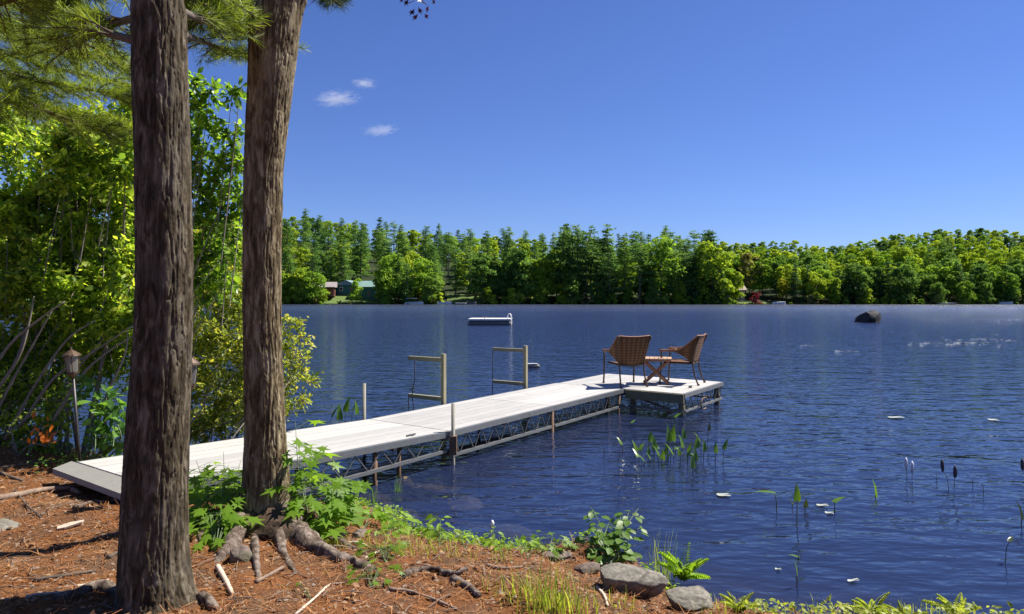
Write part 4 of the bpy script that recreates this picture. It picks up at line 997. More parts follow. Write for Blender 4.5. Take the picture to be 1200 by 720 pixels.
# ------------------------------------------------------------------ wicker chairs and folding table
def wicker_chair(loc, rz, label):
    e = empty('wicker_chair', loc, label, 'chair', 'wicker chairs on the dock platform', rz)
    # shell: one woven sheet from the left arm round the back to the right arm; +Y is where the sitter looks
    n, k = 34, 12; V = np.zeros((n * k * 2, 3)); uv = []
    for i in range(n):
        t = i / (n - 1) * 2 - 1; s = abs(t)
        if s < .5: x = t / .5 * .235; y = -.25 - .02 * math.cos(t / .5 * 1.57); w = 0
        else:
            w = (s - .5) / .5; x = math.copysign(.235 + .065 * min(1, w * 2.2) ** .6, t); y = -.25 + .56 * w ** 1.05
        top = .885 + .02 * (s / .5) ** 2 if s < .5 else .605 + .30 * max(0, 1 - w / .62) ** 1.7
        bot = .40 if s < .5 else .40 + .195 * min(1, w / .55) ** .8
        for j in range(k):
            q = j / (k - 1); z = bot + (top - bot) * q
            lean = (z - .42) * -.26 * (1 - w) ** 1.2; flare = 1 + .33 * (z - .40) / .5 * (1 - w * .75)
            V[i * k + j] = (x * flare, y + lean, z)
    half = n * k
    for i in range(n):
        for j in range(k):
            p = V[i * k + j]; V[half + i * k + j] = p * np.array([.965, 1, 1]) + np.array([0, .014, 0])
    F = []
    for i in range(n - 1):
        for j in range(k - 1):
            a = i * k + j; F.append((a, a + k, a + k + 1, a + 1)); F.append((half + a, half + a + 1, half + a + k + 1, half + a + k))
    for i in range(n - 1):
        for j in (0, k - 1): a = i * k + j; F.append((a, half + a, half + a + k, a + k) if j == 0 else (a, a + k, half + a + k, half + a))
    for i in (0, n - 1):
        for j in range(k - 1): a = i * k + j; F.append((a, a + 1, half + a + 1, half + a) if i == 0 else (a, half + a, half + a + 1, a + 1))
    me = mesh('backrest', V, F, True); me.materials.append(M_wicker)
    u = me.uv_layers.new(name='UVMap'); 
    for l in me.loops:
        vi = l.vertex_index % half; u.data[l.index].uv = (vi // k / 12.0, V[vi][2] * 4)
    obj('backrest', me, None, e)
    top_edge = [Vector(V[i * k + k - 1]) + Vector((0, .005, .004)) for i in range(n)]
    q = MB(); q.tube(top_edge, .012, 6); q.build('rim', M_teak, e, True)
    # seat
    q = MB(); S = []
    for i in range(9):
        for j in range(9):
            x = (i / 8 - .5) * .50; y = -.25 + .52 * j / 8; S.append((x, y, .415 - .02 * math.sin(i / 8 * 3.14) - .03 * max(0, j / 8 - .85)))
    Fs = [(i * 9 + j, (i + 1) * 9 + j, (i + 1) * 9 + j + 1, i * 9 + j + 1) for i in range(8) for j in range(8)]
    S2 = [(a, b, c - .035) for a, b, c in S]; q.add(S + S2, Fs + [tuple(81 + v for v in f[::-1]) for f in Fs] + [(i * 9 + 8, (i + 1) * 9 + 8, 81 + (i + 1) * 9 + 8, 81 + i * 9 + 8) for i in range(8)])
    me = mesh('seat', q.v, q.f, False); me.materials.append(M_wicker); u = me.uv_layers.new(name='UVMap')
    for l in me.loops: c = me.vertices[l.vertex_index].co; u.data[l.index].uv = (c.x * 4, c.y * 4)
    obj('seat', me, None, e)
    q = MB(); fr = [(-.25, .26, .385), (.25, .26, .385), (.235, -.25, .385), (-.235, -.25, .385), (-.25, .26, .385)]
    for a, b in zip(fr[:-1], fr[1:]): q.tube([a, b], .013, 6)
    q.build('seat_frame', M_bronze, e, True)
    for sx in (-1, 1):
        q = MB(); q.tube(curve([(sx * .30, .33, 0), (sx * .295, .31, .3), (sx * .30, .30, .60)], 8), .016, 7); lf = q.build('leg', M_bronze, e, True)
        q = MB(); q.tube([(sx * .30, .33, 0), (sx * .30, .33, .035)], [.024, .018], 8); q.build('foot', M_bronze, lf)
        q = MB(); q.tube(curve([(sx * .25, -.36, 0), (sx * .235, -.285, .2), (sx * .235, -.255, .42), (sx * .265, -.30, .66), (sx * .305, -.40, .90)], 16), .015, 7); lb = q.build('leg', M_bronze, e, True)
        q = MB(); q.tube([(sx * .25, -.36, 0), (sx * .25, -.36, .035)], [.024, .018], 8); q.build('foot', M_bronze, lb)
        q = MB(); q.tube(curve([(sx * .315, .33, .615), (sx * .31, .15, .62), (sx * .30, .02, .64)], 8), [.022] * 9 if False else .02, 8); q.build('armrest', M_teak, e, True)
    return e
c1 = onplane(734, 451.5, ZD); c2 = onplane(799, 449, ZD)
wicker_chair((c1.x, c1.y + .05, ZD), R(14), 'left wicker armchair, seen from behind on the dock platform')
wicker_chair((c2.x, c2.y, ZD), R(62), 'right wicker armchair, turned side on towards the little table')
tb = onplane(769, 449.5, ZD)
te = empty('folding_table', (tb.x, tb.y, ZD), 'small folding wooden table with crossed legs between the wicker chairs', 'table', None, R(-12))
top = MB(); top.box((0, -.19, .437), (.52, .03, .03)); top.box((0, .19, .437), (.52, .03, .03)); tp = top.build('tabletop', M_teak, te)
for i in range(7):
    q = MB(); q.box((-.24 + i * .08, 0, .463), (.072, .46, .02)); o = q.build('slat', M_teak_pale, tp)
for y in (-.165, .165):
    for sgn in (-1, 1):
        q = MB(); q.beam((sgn * -.23, y + sgn * .02, .0), (sgn * .23, y + sgn * .02, .425), .028, .042); q.build('leg', M_teak, te)
for sgn in (-1, 1):
    q = MB(); q.box((sgn * -.17, 0, .06), (.03, .30, .022)); q.build('stretcher', M_teak_pale, te)

# ------------------------------------------------------------------ raft, float, boulder
rf = onplane(575, 380.5, .0); re_ = empty('swim_raft', (rf.x, rf.y, 0), 'pale swimming raft with a small ladder, floating on the lake', 'raft', None, R(-3))
q = MB(); q.box((0, 0, .36), (3.0, 2.4, .05)); 
dk = MB()
for i in range(10): dk.box((0, -1.08 + i * .24, .42), (3.06, .225, .06))
base = q.build('frame', M_raftdeck, re_)
for i in range(10):
    k = MB(); k.box((0, -1.08 + i * .24, .42), (3.06, .225, .06)); k.build('plank', M_raftdeck, re_)
for y in (-.95, .95):
    k = MB(); k.tube([(-1.55, y, .12), (-1.4, y, .12), (1.4, y, .12), (1.55, y, .12)], [.1, .24, .24, .1], 12); k.build('pontoon', M_greyhull, re_, True)
k = MB()
for y in (-.95, -.45): k.tube(curve([(1.55, y, -.3), (1.55, y, .4), (1.53, y, .70), (1.42, y, .80), (1.30, y, .70), (1.27, y, .45)], 20), .03, 7)
for z in (.1, .35, .6): k.tube([(1.55, -.95, z), (1.55, -.45, z)], .025, 6)
k.build('ladder', M_white, re_, True)
k = MB(); k.tube([(-.35, -.9, .45), (-.35, -.9, .58)], .03, 6); k.tube([(-.5, -.9, .58), (-.2, -.9, .58)], .035, 6); k.build('cleat', M_steel, re_)
fl = onplane(623.5, 431, 0); fe = empty('mooring_float', (fl.x, fl.y, 0), 'small dark float with a pale rim behind the far mooring frame', 'float')
k = MB(); k.tube([(-.22, 0, .03), (-.17, 0, .03), (.17, 0, .03), (.22, 0, .03)], [.04, .075, .075, .04], 10); k.build('body', M_greyhull, fe, True)
k = MB(); k.box((0, 0, .105), (.30, .10, .025)); k.build('rim', M_white, fe)
def rock(name, loc, size, mat, label, seed, group=None, rz=0, sub=4, rough=.28, cat='rock', squash=0):
    import bmesh
    bm = bmesh.new(); bmesh.ops.create_icosphere(bm, subdivisions=sub, radius=1); V = np.array([v.co[:] for v in bm.verts]); F = np.array([[v.index for v in f.verts] for f in bm.faces]); bm.free()
    # broken faces: clip the ball with random planes, then roughen
    r = np.random.default_rng(seed)
    for i in range(15):
        nrm = unit(r.normal(size=3)); c = r.uniform(.52, .84); d = V @ nrm; V = V - np.where(d > c, (d - c) * .97, 0)[:, None] * nrm
    f = 1 + rough * (fbm(V[:, 0] * 2 + seed, V[:, 1] * 2, V[:, 2] * 2, 4, seed) - .5) + .10 * (fbm(V[:, 0] * 9, V[:, 1] * 9, V[:, 2] * 9, 3, seed) - .5)
    V = V * f[:, None] * np.array(size)
    me = mesh(name, V, F, True); o = obj(name, me, mat); o.location = loc; o.rotation_euler = (0, 0, rz); return tag(o, label, cat, group)
bl = onplane(1021, 378, 0)
rock('boulder', (bl.x, bl.y + .5, .10), (1.36, 1.1, .92), M_rock_dark, 'big dark boulder rising out of the open lake', 47, None, .9, 5)

# ------------------------------------------------------------------ path lamps
def path_lamp(base, tilt, label):
    e = empty('path_lamp', base, label, 'lamp', 'path lamps by the dock'); e.rotation_euler = tilt
    q = MB(); q.tube([(0, 0, -.15), (0, 0, .92)], .013, 10); q.build('pole', M_black, e, True)
    hd = MB(); hd.tube([(0, 0, 0.915), (0, 0, 0.930), (0, 0, 0.955), (0, 0, 0.970)], [.014, .03, .05, .052], 12)
    rf_ = MB(); rf_.tube([(0, 0, 1.115), (0, 0, 1.130), (0, 0, 1.165), (0, 0, 1.175), (0, 0, 1.200)], [.080, .075, .03, .012, .008], 12)
    h = hd.build('lamp_head', M_bronze, e); rf_.build('roof', M_bronze, h)
    g = MB(); g.tube([(0, 0, 0.971), (0, 0, 1.114)], [.048, .062], 6); g.build('glass', M_glass, h)
    for k in range(6):
        a = k * math.pi / 3 + .02; g = MB(); g.tube([(math.cos(a) * .051, math.sin(a) * .051, .968), (math.cos(a) * .066, math.sin(a) * .066, 1.118)], .0045, 5); g.build('bar', M_bronze, h)
    return e
def upright(px, py, extra=0): p = hit(px, py); return p
pl = W(95, 530, 6.3); pl.z = g1(pl.x, pl.y); path_lamp(pl, (0, R(-4.5), 0), 'dark path lamp on a leaning pole at the left by the orange leaves')
p5 = W(219, 575, 5.25); p5.z = g1(p5.x, p5.y); path_lamp(p5, (0, R(1.0), 0), 'dark path lamp mostly hidden behind the straight trunk')

# ------------------------------------------------------------------ stones, roots, logs and sticks on the ground
def at(px, py, dz=0): p = hit(px, py); return (p.x, p.y, p.z + dz)
big = hit(742, 697); rock('rock', (big.x - .02, big.y + .06, big.z + .03), (.27, .17, .125), M_rock, 'large grey boulder half sunk in the bank beside the fern', 5, 'stones on the shore', .15, 5, .3)
b2 = hit(806, 714); rock('rock', (b2.x, b2.y + .02, b2.z + .02), (.145, .15, .115), M_rock, 'rounded grey boulder at the water below the fern', 8, 'stones on the shore', .7, 5, .3)
rock('rock', at(8, 617, -.05), (.20, .15, .10), M_rock, 'pale flat rock sunk in pine needles at the left edge', 12, 'stones on the shore', .4, 4)
rock('rock', at(77, 528, .02), (.10, .09, .09), M_rock, 'tan stone at the foot of the path lamp', 14, 'stones on the shore', .2, 3)
rock('rock', at(284, 655, .01), (.10, .09, .11), M_rock_brown, 'brown stone held between the bare roots of the leaning trunk', 16, 'stones on the shore', .3, 4)
rock('rock', at(392, 628, .0), (.12, .08, .06), M_rock, 'grey stone beside the maple seedling near the water', 17, 'stones on the shore', .5, 3)
rock('rock', at(420, 630, .0), (.10, .07, .055), M_rock_brown, 'brown stone next to the grey one at the water', 19, 'stones on the shore', 1.0, 3)
rock('rock', at(476, 628, -.01), (.09, .07, .035), M_rock, 'flat stone at the water among low weeds', 20, 'stones on the shore', .2, 3)
rock('rock', at(690, 668, .0), (.11, .08, .05), M_rock_brown, 'mossy brown stone under the glossy leaved bush', 23, 'stones on the shore', .2, 3)
rock('rock', at(648, 652, .0), (.13, .07, .05), M_rock_brown, 'low brown stone on the little mound left of the bush', 24, 'stones on the shore', .1, 3)
def sunk(px, py, size, label, seed, z=-.09):
    p = onplane(px, py, 0); rock('rock', (p.x, p.y, z), size, M_rock_wet, label, seed, 'stones under the shallow water', seed * .7, 3)
sunk(437, 579, (.30, .16, .09), 'brown stone under the shallow water right of the maple seedling', 31)
sunk(505, 566, (.34, .18, .10), 'brown stone just awash in front of the dock post', 32)
sunk(545, 578, (.36, .2, .09), 'dark stone under water right of the dock post', 33, -.13)
sunk(470, 560, (.22, .14, .10), 'small stone under water below the dock', 34)
sunk(590, 600, (.3, .2, .1), 'long stone under water off the middle of the bank', 35, -.2)
sunk(470, 596, (.2, .13, .08), 'rounded stone under water by the low weeds', 36)

def stick(pix, r0, r1, mat, label, lift=.6, name='stick', cat='stick', knob=.25, group='sticks and roots on the needle floor'):
    P = [hit(*p) for p in pix]; P = [Vector((p.x, p.y, g1(p.x, p.y) + r0 * lift)) for p in P]
    C = curve(P, 14); n = len(C); o = C[0].copy(); C = [c - o for c in C]
    rad = [(r0 + (r1 - r0) * i / (n - 1)) * (1 + knob * (float(noise(i * .9, r0 * 300, pix[0][0], 2)) - .5) * 2) for i in range(n)]
    q = MB(); q.tube(C, rad, 8); ob = q.build(name, mat, None, True); ob.location = o; return tag(ob, label, cat, group)
stick([(-12, 588), (20, 583), (50, 577), (86, 574)], .026, .020, M_deadwood, 'long grey fallen branch at the left edge', .7, 'log', 'log')
stick([(86, 576), (94, 580)], .024, .018, M_deadwood, 'short stub at the end of the fallen branch')
stick([(-8, 552), (12, 560), (26, 565)], .016, .010, M_twig, 'dark stick above the fallen branch at the left edge')
stick([(18, 576), (30, 592), (48, 608)], .008, .005, M_twig, 'thin forked twig leaning from the fallen branch')
stick([(48, 605), (70, 594), (96, 588)], .009, .006, M_twig, 'thin twig beyond the pale wood chip')
stick([(88, 597), (105, 592), (124, 590)], .020, .010, M_root, 'dark bent root piece left of the straight trunk')
stick([(0, 549), (30, 545), (60, 543)], .007, .005, M_deadwood, 'straight pale stick near the path lamp')
stick([(132, 588), (147, 590)], .022, .022, M_twig, 'dark cut stub touching the straight trunk')
stick([(40, 682), (75, 677), (112, 671)], .014, .006, M_twig, 'dark thin root crossing the needles at lower left')
stick([(86, 689), (105, 685), (128, 681)], .008, .004, M_palewood, 'pale splinter near the foot of the straight trunk')
stick([(30, 701), (60, 697), (85, 696)], .010, .006, M_palewood, 'pale stick along the surface root at lower left')
stick([(126, 656), (138, 650), (146, 648)], .014, .010, M_twig, 'dark knobby stick left of the straight trunk base')
stick([(255, 666), (264, 682), (272, 698)], .016, .012, M_palewood, 'pale broken root below the stone of the leaning trunk')
stick([(300, 684), (318, 674), (332, 667)], .012, .009, M_deadwood, 'grey stick in the hollow under the leaning trunk')
stick([(346, 722), (372, 700), (386, 687), (402, 685), (420, 678)], .008, .004, M_palewood, 'crooked pale twig below the long bare root')
stick([(455, 692), (482, 696), (508, 704), (536, 716)], .011, .007, M_deadwood, 'long bent stick in the lower middle')
stick([(472, 678), (492, 671), (516, 669)], .024, .014, M_root, 'thick grey root knuckle in the middle of the bank')
stick([(516, 672), (534, 674), (548, 668)], .018, .012, M_root, 'dark root knuckle right of the thick one')
stick([(384, 642), (404, 642), (430, 648)], .010, .006, M_deadwood, 'stick beside the stones near the water')
stick([(402, 638), (420, 637), (434, 643)], .009, .006, M_palewood, 'bleached stick beside the stones near the water')
stick([(532, 684), (548, 690), (562, 702)], .026, .014, M_root, 'short curved root sunk in needles, lower middle')
stick([(428, 656), (440, 650), (446, 645)], .009, .007, M_palewood, 'short bleached stick by the seedling near the water')
stick([(570, 664), (590, 668), (612, 666)], .012, .008, M_deadwood, 'dark stick at the edge of the bank left of the grass')
stick([(700, 690), (708, 700), (712, 712)], .010, .007, M_palewood, 'pale stick in front of the large grey boulder')
# flat pale chip of wood
c = hit(82, 618); q = MB(); V = [(-.075, -.02, 0), (-.03, -.032, .004), (.07, -.012, .008), (.085, .012, .006), (0, .026, .003), (-.07, .012, 0)]
q.add(V + [(a, b, z + .014) for a, b, z in V], [(5, 4, 3, 2, 1, 0), (6, 7, 8, 9, 10, 11)] + [(i, (i + 1) % 6, 6 + (i + 1) % 6, 6 + i) for i in range(6)])
ch = q.build('wood_chip', M_palewood); ch.location = (c.x, c.y, c.z + .006); ch.rotation_euler = (R(12), R(-4), R(35)); tag(ch, 'flat pale chip of split wood on the needle floor', 'wood chip')

# ------------------------------------------------------------------ needle litter, dry leaves, crumbs of bark (nobody could count them)
def sprinkle(n, xr, yr, smin=.0, seed=1):
    r = np.random.default_rng(seed); x = r.uniform(*xr, n); y = r.uniform(*yr, n); s = sdist(x, y)
    k = (s > smin) & (r.random(n) < np.clip(.35 + s, 0, 1)); x, y = x[k], y[k]; return np.stack([x, y, gz(x, y)], -1), r
P, r = sprinkle(75000, (-5.5, 2.2), (2.6, 7.2), .02, 2)
clump = noise(P[:, 0] * 4, P[:, 1] * 4, 0, 8); keep = r.random(len(P)) < .25 + clump * .9; P = P[keep]; n = len(P)
A = unit(np.stack([r.normal(size=n), r.normal(size=n), r.normal(size=n) * .22], -1)); N = unit(np.stack([r.normal(size=n) * .3, r.normal(size=n) * .3, np.ones(n)], -1))
S = r.uniform(.04, .10, n); P[:, 2] += r.uniform(.002, .012, n)
V, F = scatter(NEEDLE[0], NEEDLE[1], P, frames(A, N), np.stack([S * 1.9, S, S], -1))
tag(obj('needle_litter', mesh('needle_litter', V, F), M_litter), 'brown fallen pine needles covering the bank', 'pine needles', None, 'stuff')
P, r = sprinkle(5200, (-5.6, 2.2), (2.6, 7.4), .05, 3); n = len(P)
A = unit(np.stack([r.normal(size=n), r.normal(size=n), r.normal(size=n) * .25], -1)); N = unit(np.stack([r.normal(size=n) * .5, r.normal(size=n) * .5, np.ones(n)], -1)); P[:, 2] += .008
V, F = scatter(LEAF8[0], LEAF8[1], P, frames(A, N), r.uniform(.018, .05, n))
tag(obj('dry_leaves', mesh('dry_leaves', V, F), M_dryleaf), 'brown dry leaves scattered over the bank', 'dry leaves', None, 'stuff')
P, r = sprinkle(6500, (-5.6, 2.2), (2.6, 6.8), .02, 4); n = len(P)
T = np.array([(-.5, -.3, 0), (.5, -.35, 0), (.4, .4, 0), (-.45, .3, 0), (0, 0, .35)], float); TF = np.array([(0, 1, 4), (1, 2, 4), (2, 3, 4), (3, 0, 4)])
A = unit(np.stack([r.normal(size=n), r.normal(size=n), np.zeros(n)], -1)); N = np.repeat([[0, 0, 1.]], n, 0)
V, F = scatter(T, TF, P, frames(A, N), r.uniform(.008, .03, n) ** 1.0)
tag(obj('bark_crumbs', mesh('bark_crumbs', V, F), M_deadwood), 'crumbs of bark and soil on the bank', 'bark crumbs', None, 'stuff')
# fine twigs
P, r = sprinkle(900, (-5.4, 2.0), (2.7, 6.6), .05, 5); q = MB()
for p in P:
    a = r.uniform(0, 6.28); L = r.uniform(.04, .16); d = Vector((math.cos(a), math.sin(a), r.uniform(-.05, .12))) * L; p = Vector(p) + Vector((0, 0, .008))
    q.tube([p, p + d * .5 + Vector((0, 0, .008)), p + d], [.0035, .003, .0018], 4, False)
tag(q.build('twig_litter', M_deadwood), 'small broken twigs scattered over the bank', 'twigs', None, 'stuff')
# orange and rusty leaves by the lamp
oe = empty('fern_dying', at(48, 524), 'bright orange dying fern leaves in front of the low dark shrub', 'plant'); oe.name = 'dying_fern'
lm = mesh('leaf', LEAF8[0], LEAF8[1]); lm.materials.append(M_orange)
for k in range(26):
    px_, py_ = 34 + rng.uniform(0, 30), 522 - rng.uniform(2, 34) * (1 - abs(k - 13) / 16); s_ = rng.uniform(.05, .085)
    o = obj('leaf', lm, None, oe); o.location = W(px_, py_, 6.4 + rng.uniform(-.08, .1)) - oe.location; o.rotation_euler = (R(rng.uniform(25, 110)), R(rng.uniform(-50, 50)), R(rng.uniform(-90, 90))); o.scale = (s_ * .8, s_, s_)
q = MB()
for (px_, py_) in [(42, 500), (58, 503), (46, 508)]: q.tube([oe.location + Vector((0, 0, -.02)), W(px_, py_, 6.4)], .004, 5)
q.build('stem', M_deadwood, oe, True, True)

# ------------------------------------------------------------------ maple seedlings and other leafy plants with leaves one can pick out
def fresh_leaf(name, tmpl, mat):
    me = mesh(name, tmpl[0], tmpl[1]); me.materials.append(mat); return me
ML = fresh_leaf('leaf', MAPLE, M_maple)
def seedling(basep, tips, label, leaf=.085, per=5, seed=1, mesh_=None, group='maple seedlings on the bank', spread=.11, cat='seedling', name='maple_seedling', stemr=.004):
    r = np.random.default_rng(seed); e = empty(name, basep, label, cat, group); b = Vector(basep); q = MB()
    for (px_, py_, d) in tips:
        t = W(px_, py_, d); mid = b.lerp(t, .5) + Vector((r.uniform(-.04, .04), 0, .05)); C = curve([b, mid, t], 10); q.tube(C, list(np.linspace(stemr, stemr * .4, len(C))), 5, False)
        for k in range(per):
            i = int(r.uniform(.35, 1) * (len(C) - 1)); c = C[i]; a = r.uniform(0, 6.28)
            lp = c + Vector((math.cos(a), math.sin(a), r.uniform(-.15, .35))) * spread * r.uniform(.4, 1); q.tube([c, lp], .0015, 4, False)
            o = bpy.data.objects.new('leaf', mesh_ or ML); COL.objects.link(o); o.parent = e
            dirv = (lp - c).normalized(); y = Vector((dirv.x, dirv.y, -.25 + r.uniform(-.3, .2))).normalized(); z = Vector((r.normal() * .3, -.35 + r.normal() * .3, 1)); z = (z - y * z.dot(y)).normalized(); x = y.cross(z)
            s = leaf * r.uniform(.65, 1.2); M = Matrix((x, y, z)).transposed().to_4x4() @ Matrix.Diagonal((s, s, s, 1)); o.matrix_local = Matrix.Translation(lp - b) @ M
    q.build('stem', M_stemgreen, e, True, True); return e
def gp(px, py): return hit(px, py)
seedling(gp(252, 648), [(240, 545, 5.1), (262, 530, 5.1), (282, 540, 5.15), (232, 570, 5.0), (255, 560, 5.0), (275, 570, 5.0), (240, 598, 4.9), (262, 592, 4.9), (228, 615, 4.8), (270, 605, 4.95), (285, 560, 5.15), (230, 540, 5.1), (250, 575, 4.9), (275, 590, 4.95), (222, 585, 4.95), (268, 545, 5.1)],
         'bright green maple seedling left of the leaning trunk', .16, 18, 2, None, 'maple seedlings on the bank', .13)
seedling(gp(366, 632), [(346, 492, 5.0), (350, 515, 5.0), (356, 540, 5.0), (380, 555, 5.0), (398, 568, 4.95), (362, 560, 4.95), (345, 575, 4.9), (385, 582, 4.9), (372, 595, 4.9), (408, 560, 5.0), (355, 600, 4.85), (390, 598, 4.9)],
         'tall bright maple seedling hugging the right of the leaning trunk', .18, 18, 3, None, 'maple seedlings on the bank', .15)
seedling(gp(238, 630), [(226, 640, 4.6), (240, 655, 4.5), (250, 628, 4.7), (228, 662, 4.4)], 'low shaded seedling in the hollow between the two trunks', .09, 7, 4)
seedling(gp(434, 690), [(424, 672, 4.0), (436, 668, 4.0), (430, 680, 3.95), (442, 676, 4.0)], 'small seedling at the tip of the long bare root', .085, 6, 5)
seedling(gp(452, 660), [(440, 648, 4.4), (452, 645, 4.4), (462, 650, 4.4), (446, 655, 4.35)], 'small light green seedling right of the bleached sticks', .09, 7, 6)
seedling(gp(640, 652), [(626, 638, 4.7), (640, 630, 4.7), (652, 640, 4.7), (660, 648, 4.65)], 'yellow green seedling on the mound left of the bush', .10, 7, 7)
seedling(gp(365, 705), [(352, 706, 3.75), (366, 702, 3.75)], 'tiny seedling at the bottom by the crooked twig', .05, 3, 8)
LM = fresh_leaf('leaf', LEAF8, M_herb)
WL = fresh_leaf('leaf', (np.array([(0, 0, 0), (-.16, .2, .03), (0, .3, 0), (.16, .2, .03), (-.17, .55, .03), (0, .62, -.03), (.17, .55, .03), (0, 1, -.16)], float), LEAF8[1]), M_maple)
for i, ((bx, by), tips, lab, lf) in enumerate([
    ((425, 622), [(418, 598, 5.3), (440, 592, 5.4), (452, 598, 5.4), (430, 606, 5.3)], 'narrow leaved weed at the water right of the tall seedling', .09),
    ((462, 628), [(452, 606, 5.2), (470, 602, 5.3), (478, 612, 5.2)], 'feathery weed at the water behind the flat stone', .08),
    ((448, 640), [(436, 622, 5.0), (455, 620, 5.0), (465, 628, 5.0)], 'low bright weed in front of the flat stone', .07),
    ((515, 640), [(512, 604, 5.2), (505, 622, 5.1), (522, 626, 5.1)], 'upright weed with a nodding tip at the middle of the shore', .07),
    ((545, 645), [(540, 632, 5.0), (552, 635, 5.0)], 'small weed with reddish leaf at the bank edge', .05),
    ((590, 655), [(578, 622, 4.9), (586, 640, 4.8), (598, 645, 4.8)], 'weed with a white flower head left of the mound', .06),
    ((618, 655), [(612, 640, 4.7), (625, 645, 4.7)], 'low weed beside the yellow green seedling', .06)]):
    e = seedling(gp(bx, by), tips, lab, lf * 1.2, 11, 20 + i, WL, 'weeds along the waterline', .06, 'weed', 'weed', .003)
    if 'flower' in lab: q = MB(); c = W(577, 618, 4.9); q.tube([c, c + Vector((0, 0, .03)), c + Vector((0, 0, .05))], [.006, .014, .006], 7); q.build('flower', M_flower, e, True, True)
# low green growth along the water's edge
def cover(n, xr, yr, s0, s1, size, mat, label, seed, h=.09):
    r = np.random.default_rng(seed); x = r.uniform(*xr, n); y = r.uniform(*yr, n); sd_ = sdist(x, y); cl = noise(x * 5, y * 5, 0, seed)
    k = (sd_ > s0) & (sd_ < s1) & (cl > .42); x, y = x[k], y[k]; n = len(x); z = np.maximum(gz(x, y), 0) + r.uniform(.005, h, n) * (.4 + cl[k])
    A = unit(np.stack([r.normal(size=n), r.normal(size=n), r.normal(size=n) * .4 + .15], -1)); N = unit(np.stack([r.normal(size=n) * .5, r.normal(size=n) * .5, np.ones(n)], -1))
    V, F = scatter(LEAF8[0], LEAF8[1], np.stack([x, y, z], -1), frames(A, N), r.uniform(.6, 1.3, n) * size)
    tag(obj('ground_cover', mesh('ground_cover', V, F), mat), label, 'ground cover', None, 'stuff')
cover(5200, (-1.7, .2), (4.7, 6.7), -.05, .55, .038, M_maple, 'bright low weeds along the middle of the water line', 51)
cover(1500, (.2, 1.6), (4.0, 5.4), -.05, .35, .032, M_maple, 'low weeds among the stones by the mound', 52, .07)
cover(2600, (1.3, 3.4), (3.2, 4.5), -.03, .5, .036, M_grass, 'low yellow green growth along the bottom right shore', 53, .08)
cover(1200, (-6.2, -3.7), (6.2, 7.4), .1, 1.2, .04, M_herb, 'low green growth on the ground under the left shrubs', 54, .12)
# glossy leaved bush on the mound
BL = fresh_leaf('leaf', (np.array([(0, 0, 0), (-.30, .3, .05), (0, .35, 0), (.30, .3, .05), (-.31, .62, .05), (0, .65, 0), (.31, .62, .05), (0, 1, -.05)], float), LEAF8[1]), M_blue)
seedling(gp(708, 668), [(692, 594, 4.75), (700, 615, 4.75), (684, 625, 4.7), (715, 610, 4.8), (728, 604, 4.8), (738, 598, 4.85), (748, 596, 4.85), (752, 618, 4.8), (740, 630, 4.75), (722, 632, 4.7), (700, 640, 4.65), (730, 648, 4.65), (745, 650, 4.7), (690, 645, 4.65)],
         'glossy green bush standing on the mound by the water', .07, 14, 9, BL, None, .055, 'bush', 'glossy_bush', .005)

# ferns: fronds are parts
def frond(L, mat):
    V, F = [], []; n = 15
    for i in range(n):
        t = i / n; y = t * L; z = .35 * L * t - .55 * L * t * t; w = L * .27 * (1 - t) ** .8 * min(1, t * 5 + .35)
        for s in (-1, 1):
            b = len(V); V += [(0, y, z), (s * w * .5, y + .02 * L + w * .10, z + .012), (s * w, y + .05 * L + w * .22, z - .02), (s * w * .5, y + .055 * L + w * .12, z + .004)]
            F += [(b, b + 1, b + 2), (b, b + 2, b + 3)]
    b = len(V); V += [(-.003, 0, 0), (.003, 0, 0), (.002, L * .5, .35 * L * .5 - .55 * L * .25), (0, L, -.2 * L)]; F += [(b, b + 1, b + 2), (b, b + 2, b + 3)]
    me = mesh('frond', V, np.array(F)); me.materials.append(mat); return me
FR = frond(.22, M_maple); FR2 = frond(.22, M_grass)
def fern(p, n, label, sc=1, me=FR, up=30, group='ferns on the shore'):
    e = empty('fern', p, label, 'fern', group)
    for i in range(n):
        o = obj('frond', me, None, e); o.rotation_euler = (R(up + rng.uniform(-15, 30)), 0, i * 6.283 / n + rng.uniform(-.3, .3)); s = sc * rng.uniform(.75, 1.15); o.scale = (s, s, s)
    return e
fern(at(800, 688, .05), 13, 'bright green fern between the two grey boulders', 1.0, FR, 38)
fern(at(1022, 722, .0), 12, 'yellow green fern at the bottom edge, left of its neighbour', .75, FR2, 30)
fern(at(1122, 724, .0), 11, 'yellow green fern at the bottom edge near the corner', .78, FR2, 32)
fern(at(866, 718, .0), 8, 'small yellow green fern at the waterline right of the rounded boulder', .6, FR2, 30)
fern(at(1060, 726, .0), 8, 'small fern low between the two bottom edge ferns', .6, FR2, 25)

# grass tufts
def blades(n, h, spread, lean, w, seed, mat, segs=4):
    r = np.random.default_rng(seed); V, F = [], []
    for i in range(n):
        a = r.uniform(0, 6.283); b = r.normal(size=2) * spread; L = h * r.uniform(.45, 1.15); ln = lean * r.uniform(.2, 1.2); ww = w * r.uniform(.6, 1.2); sx, sy = -math.sin(a), math.cos(a); o = len(V)
        for k in range(segs + 1):
            t = k / segs; q = ln * L * t * t; z = L * (t - .35 * ln * t * t); c = ww * (1 - t) ** .7 * .5
            V += [(b[0] + math.cos(a) * q - sx * c, b[1] + math.sin(a) * q - sy * c, z), (b[0] + math.cos(a) * q + sx * c, b[1] + math.sin(a) * q + sy * c, z)]
        for k in range(segs): F += [(o + 2 * k, o + 2 * k + 1, o + 2 * k + 3), (o + 2 * k, o + 2 * k + 3, o + 2 * k + 2)]
    me = mesh('grass_tuft', V, np.array(F)); me.materials.append(mat); return me
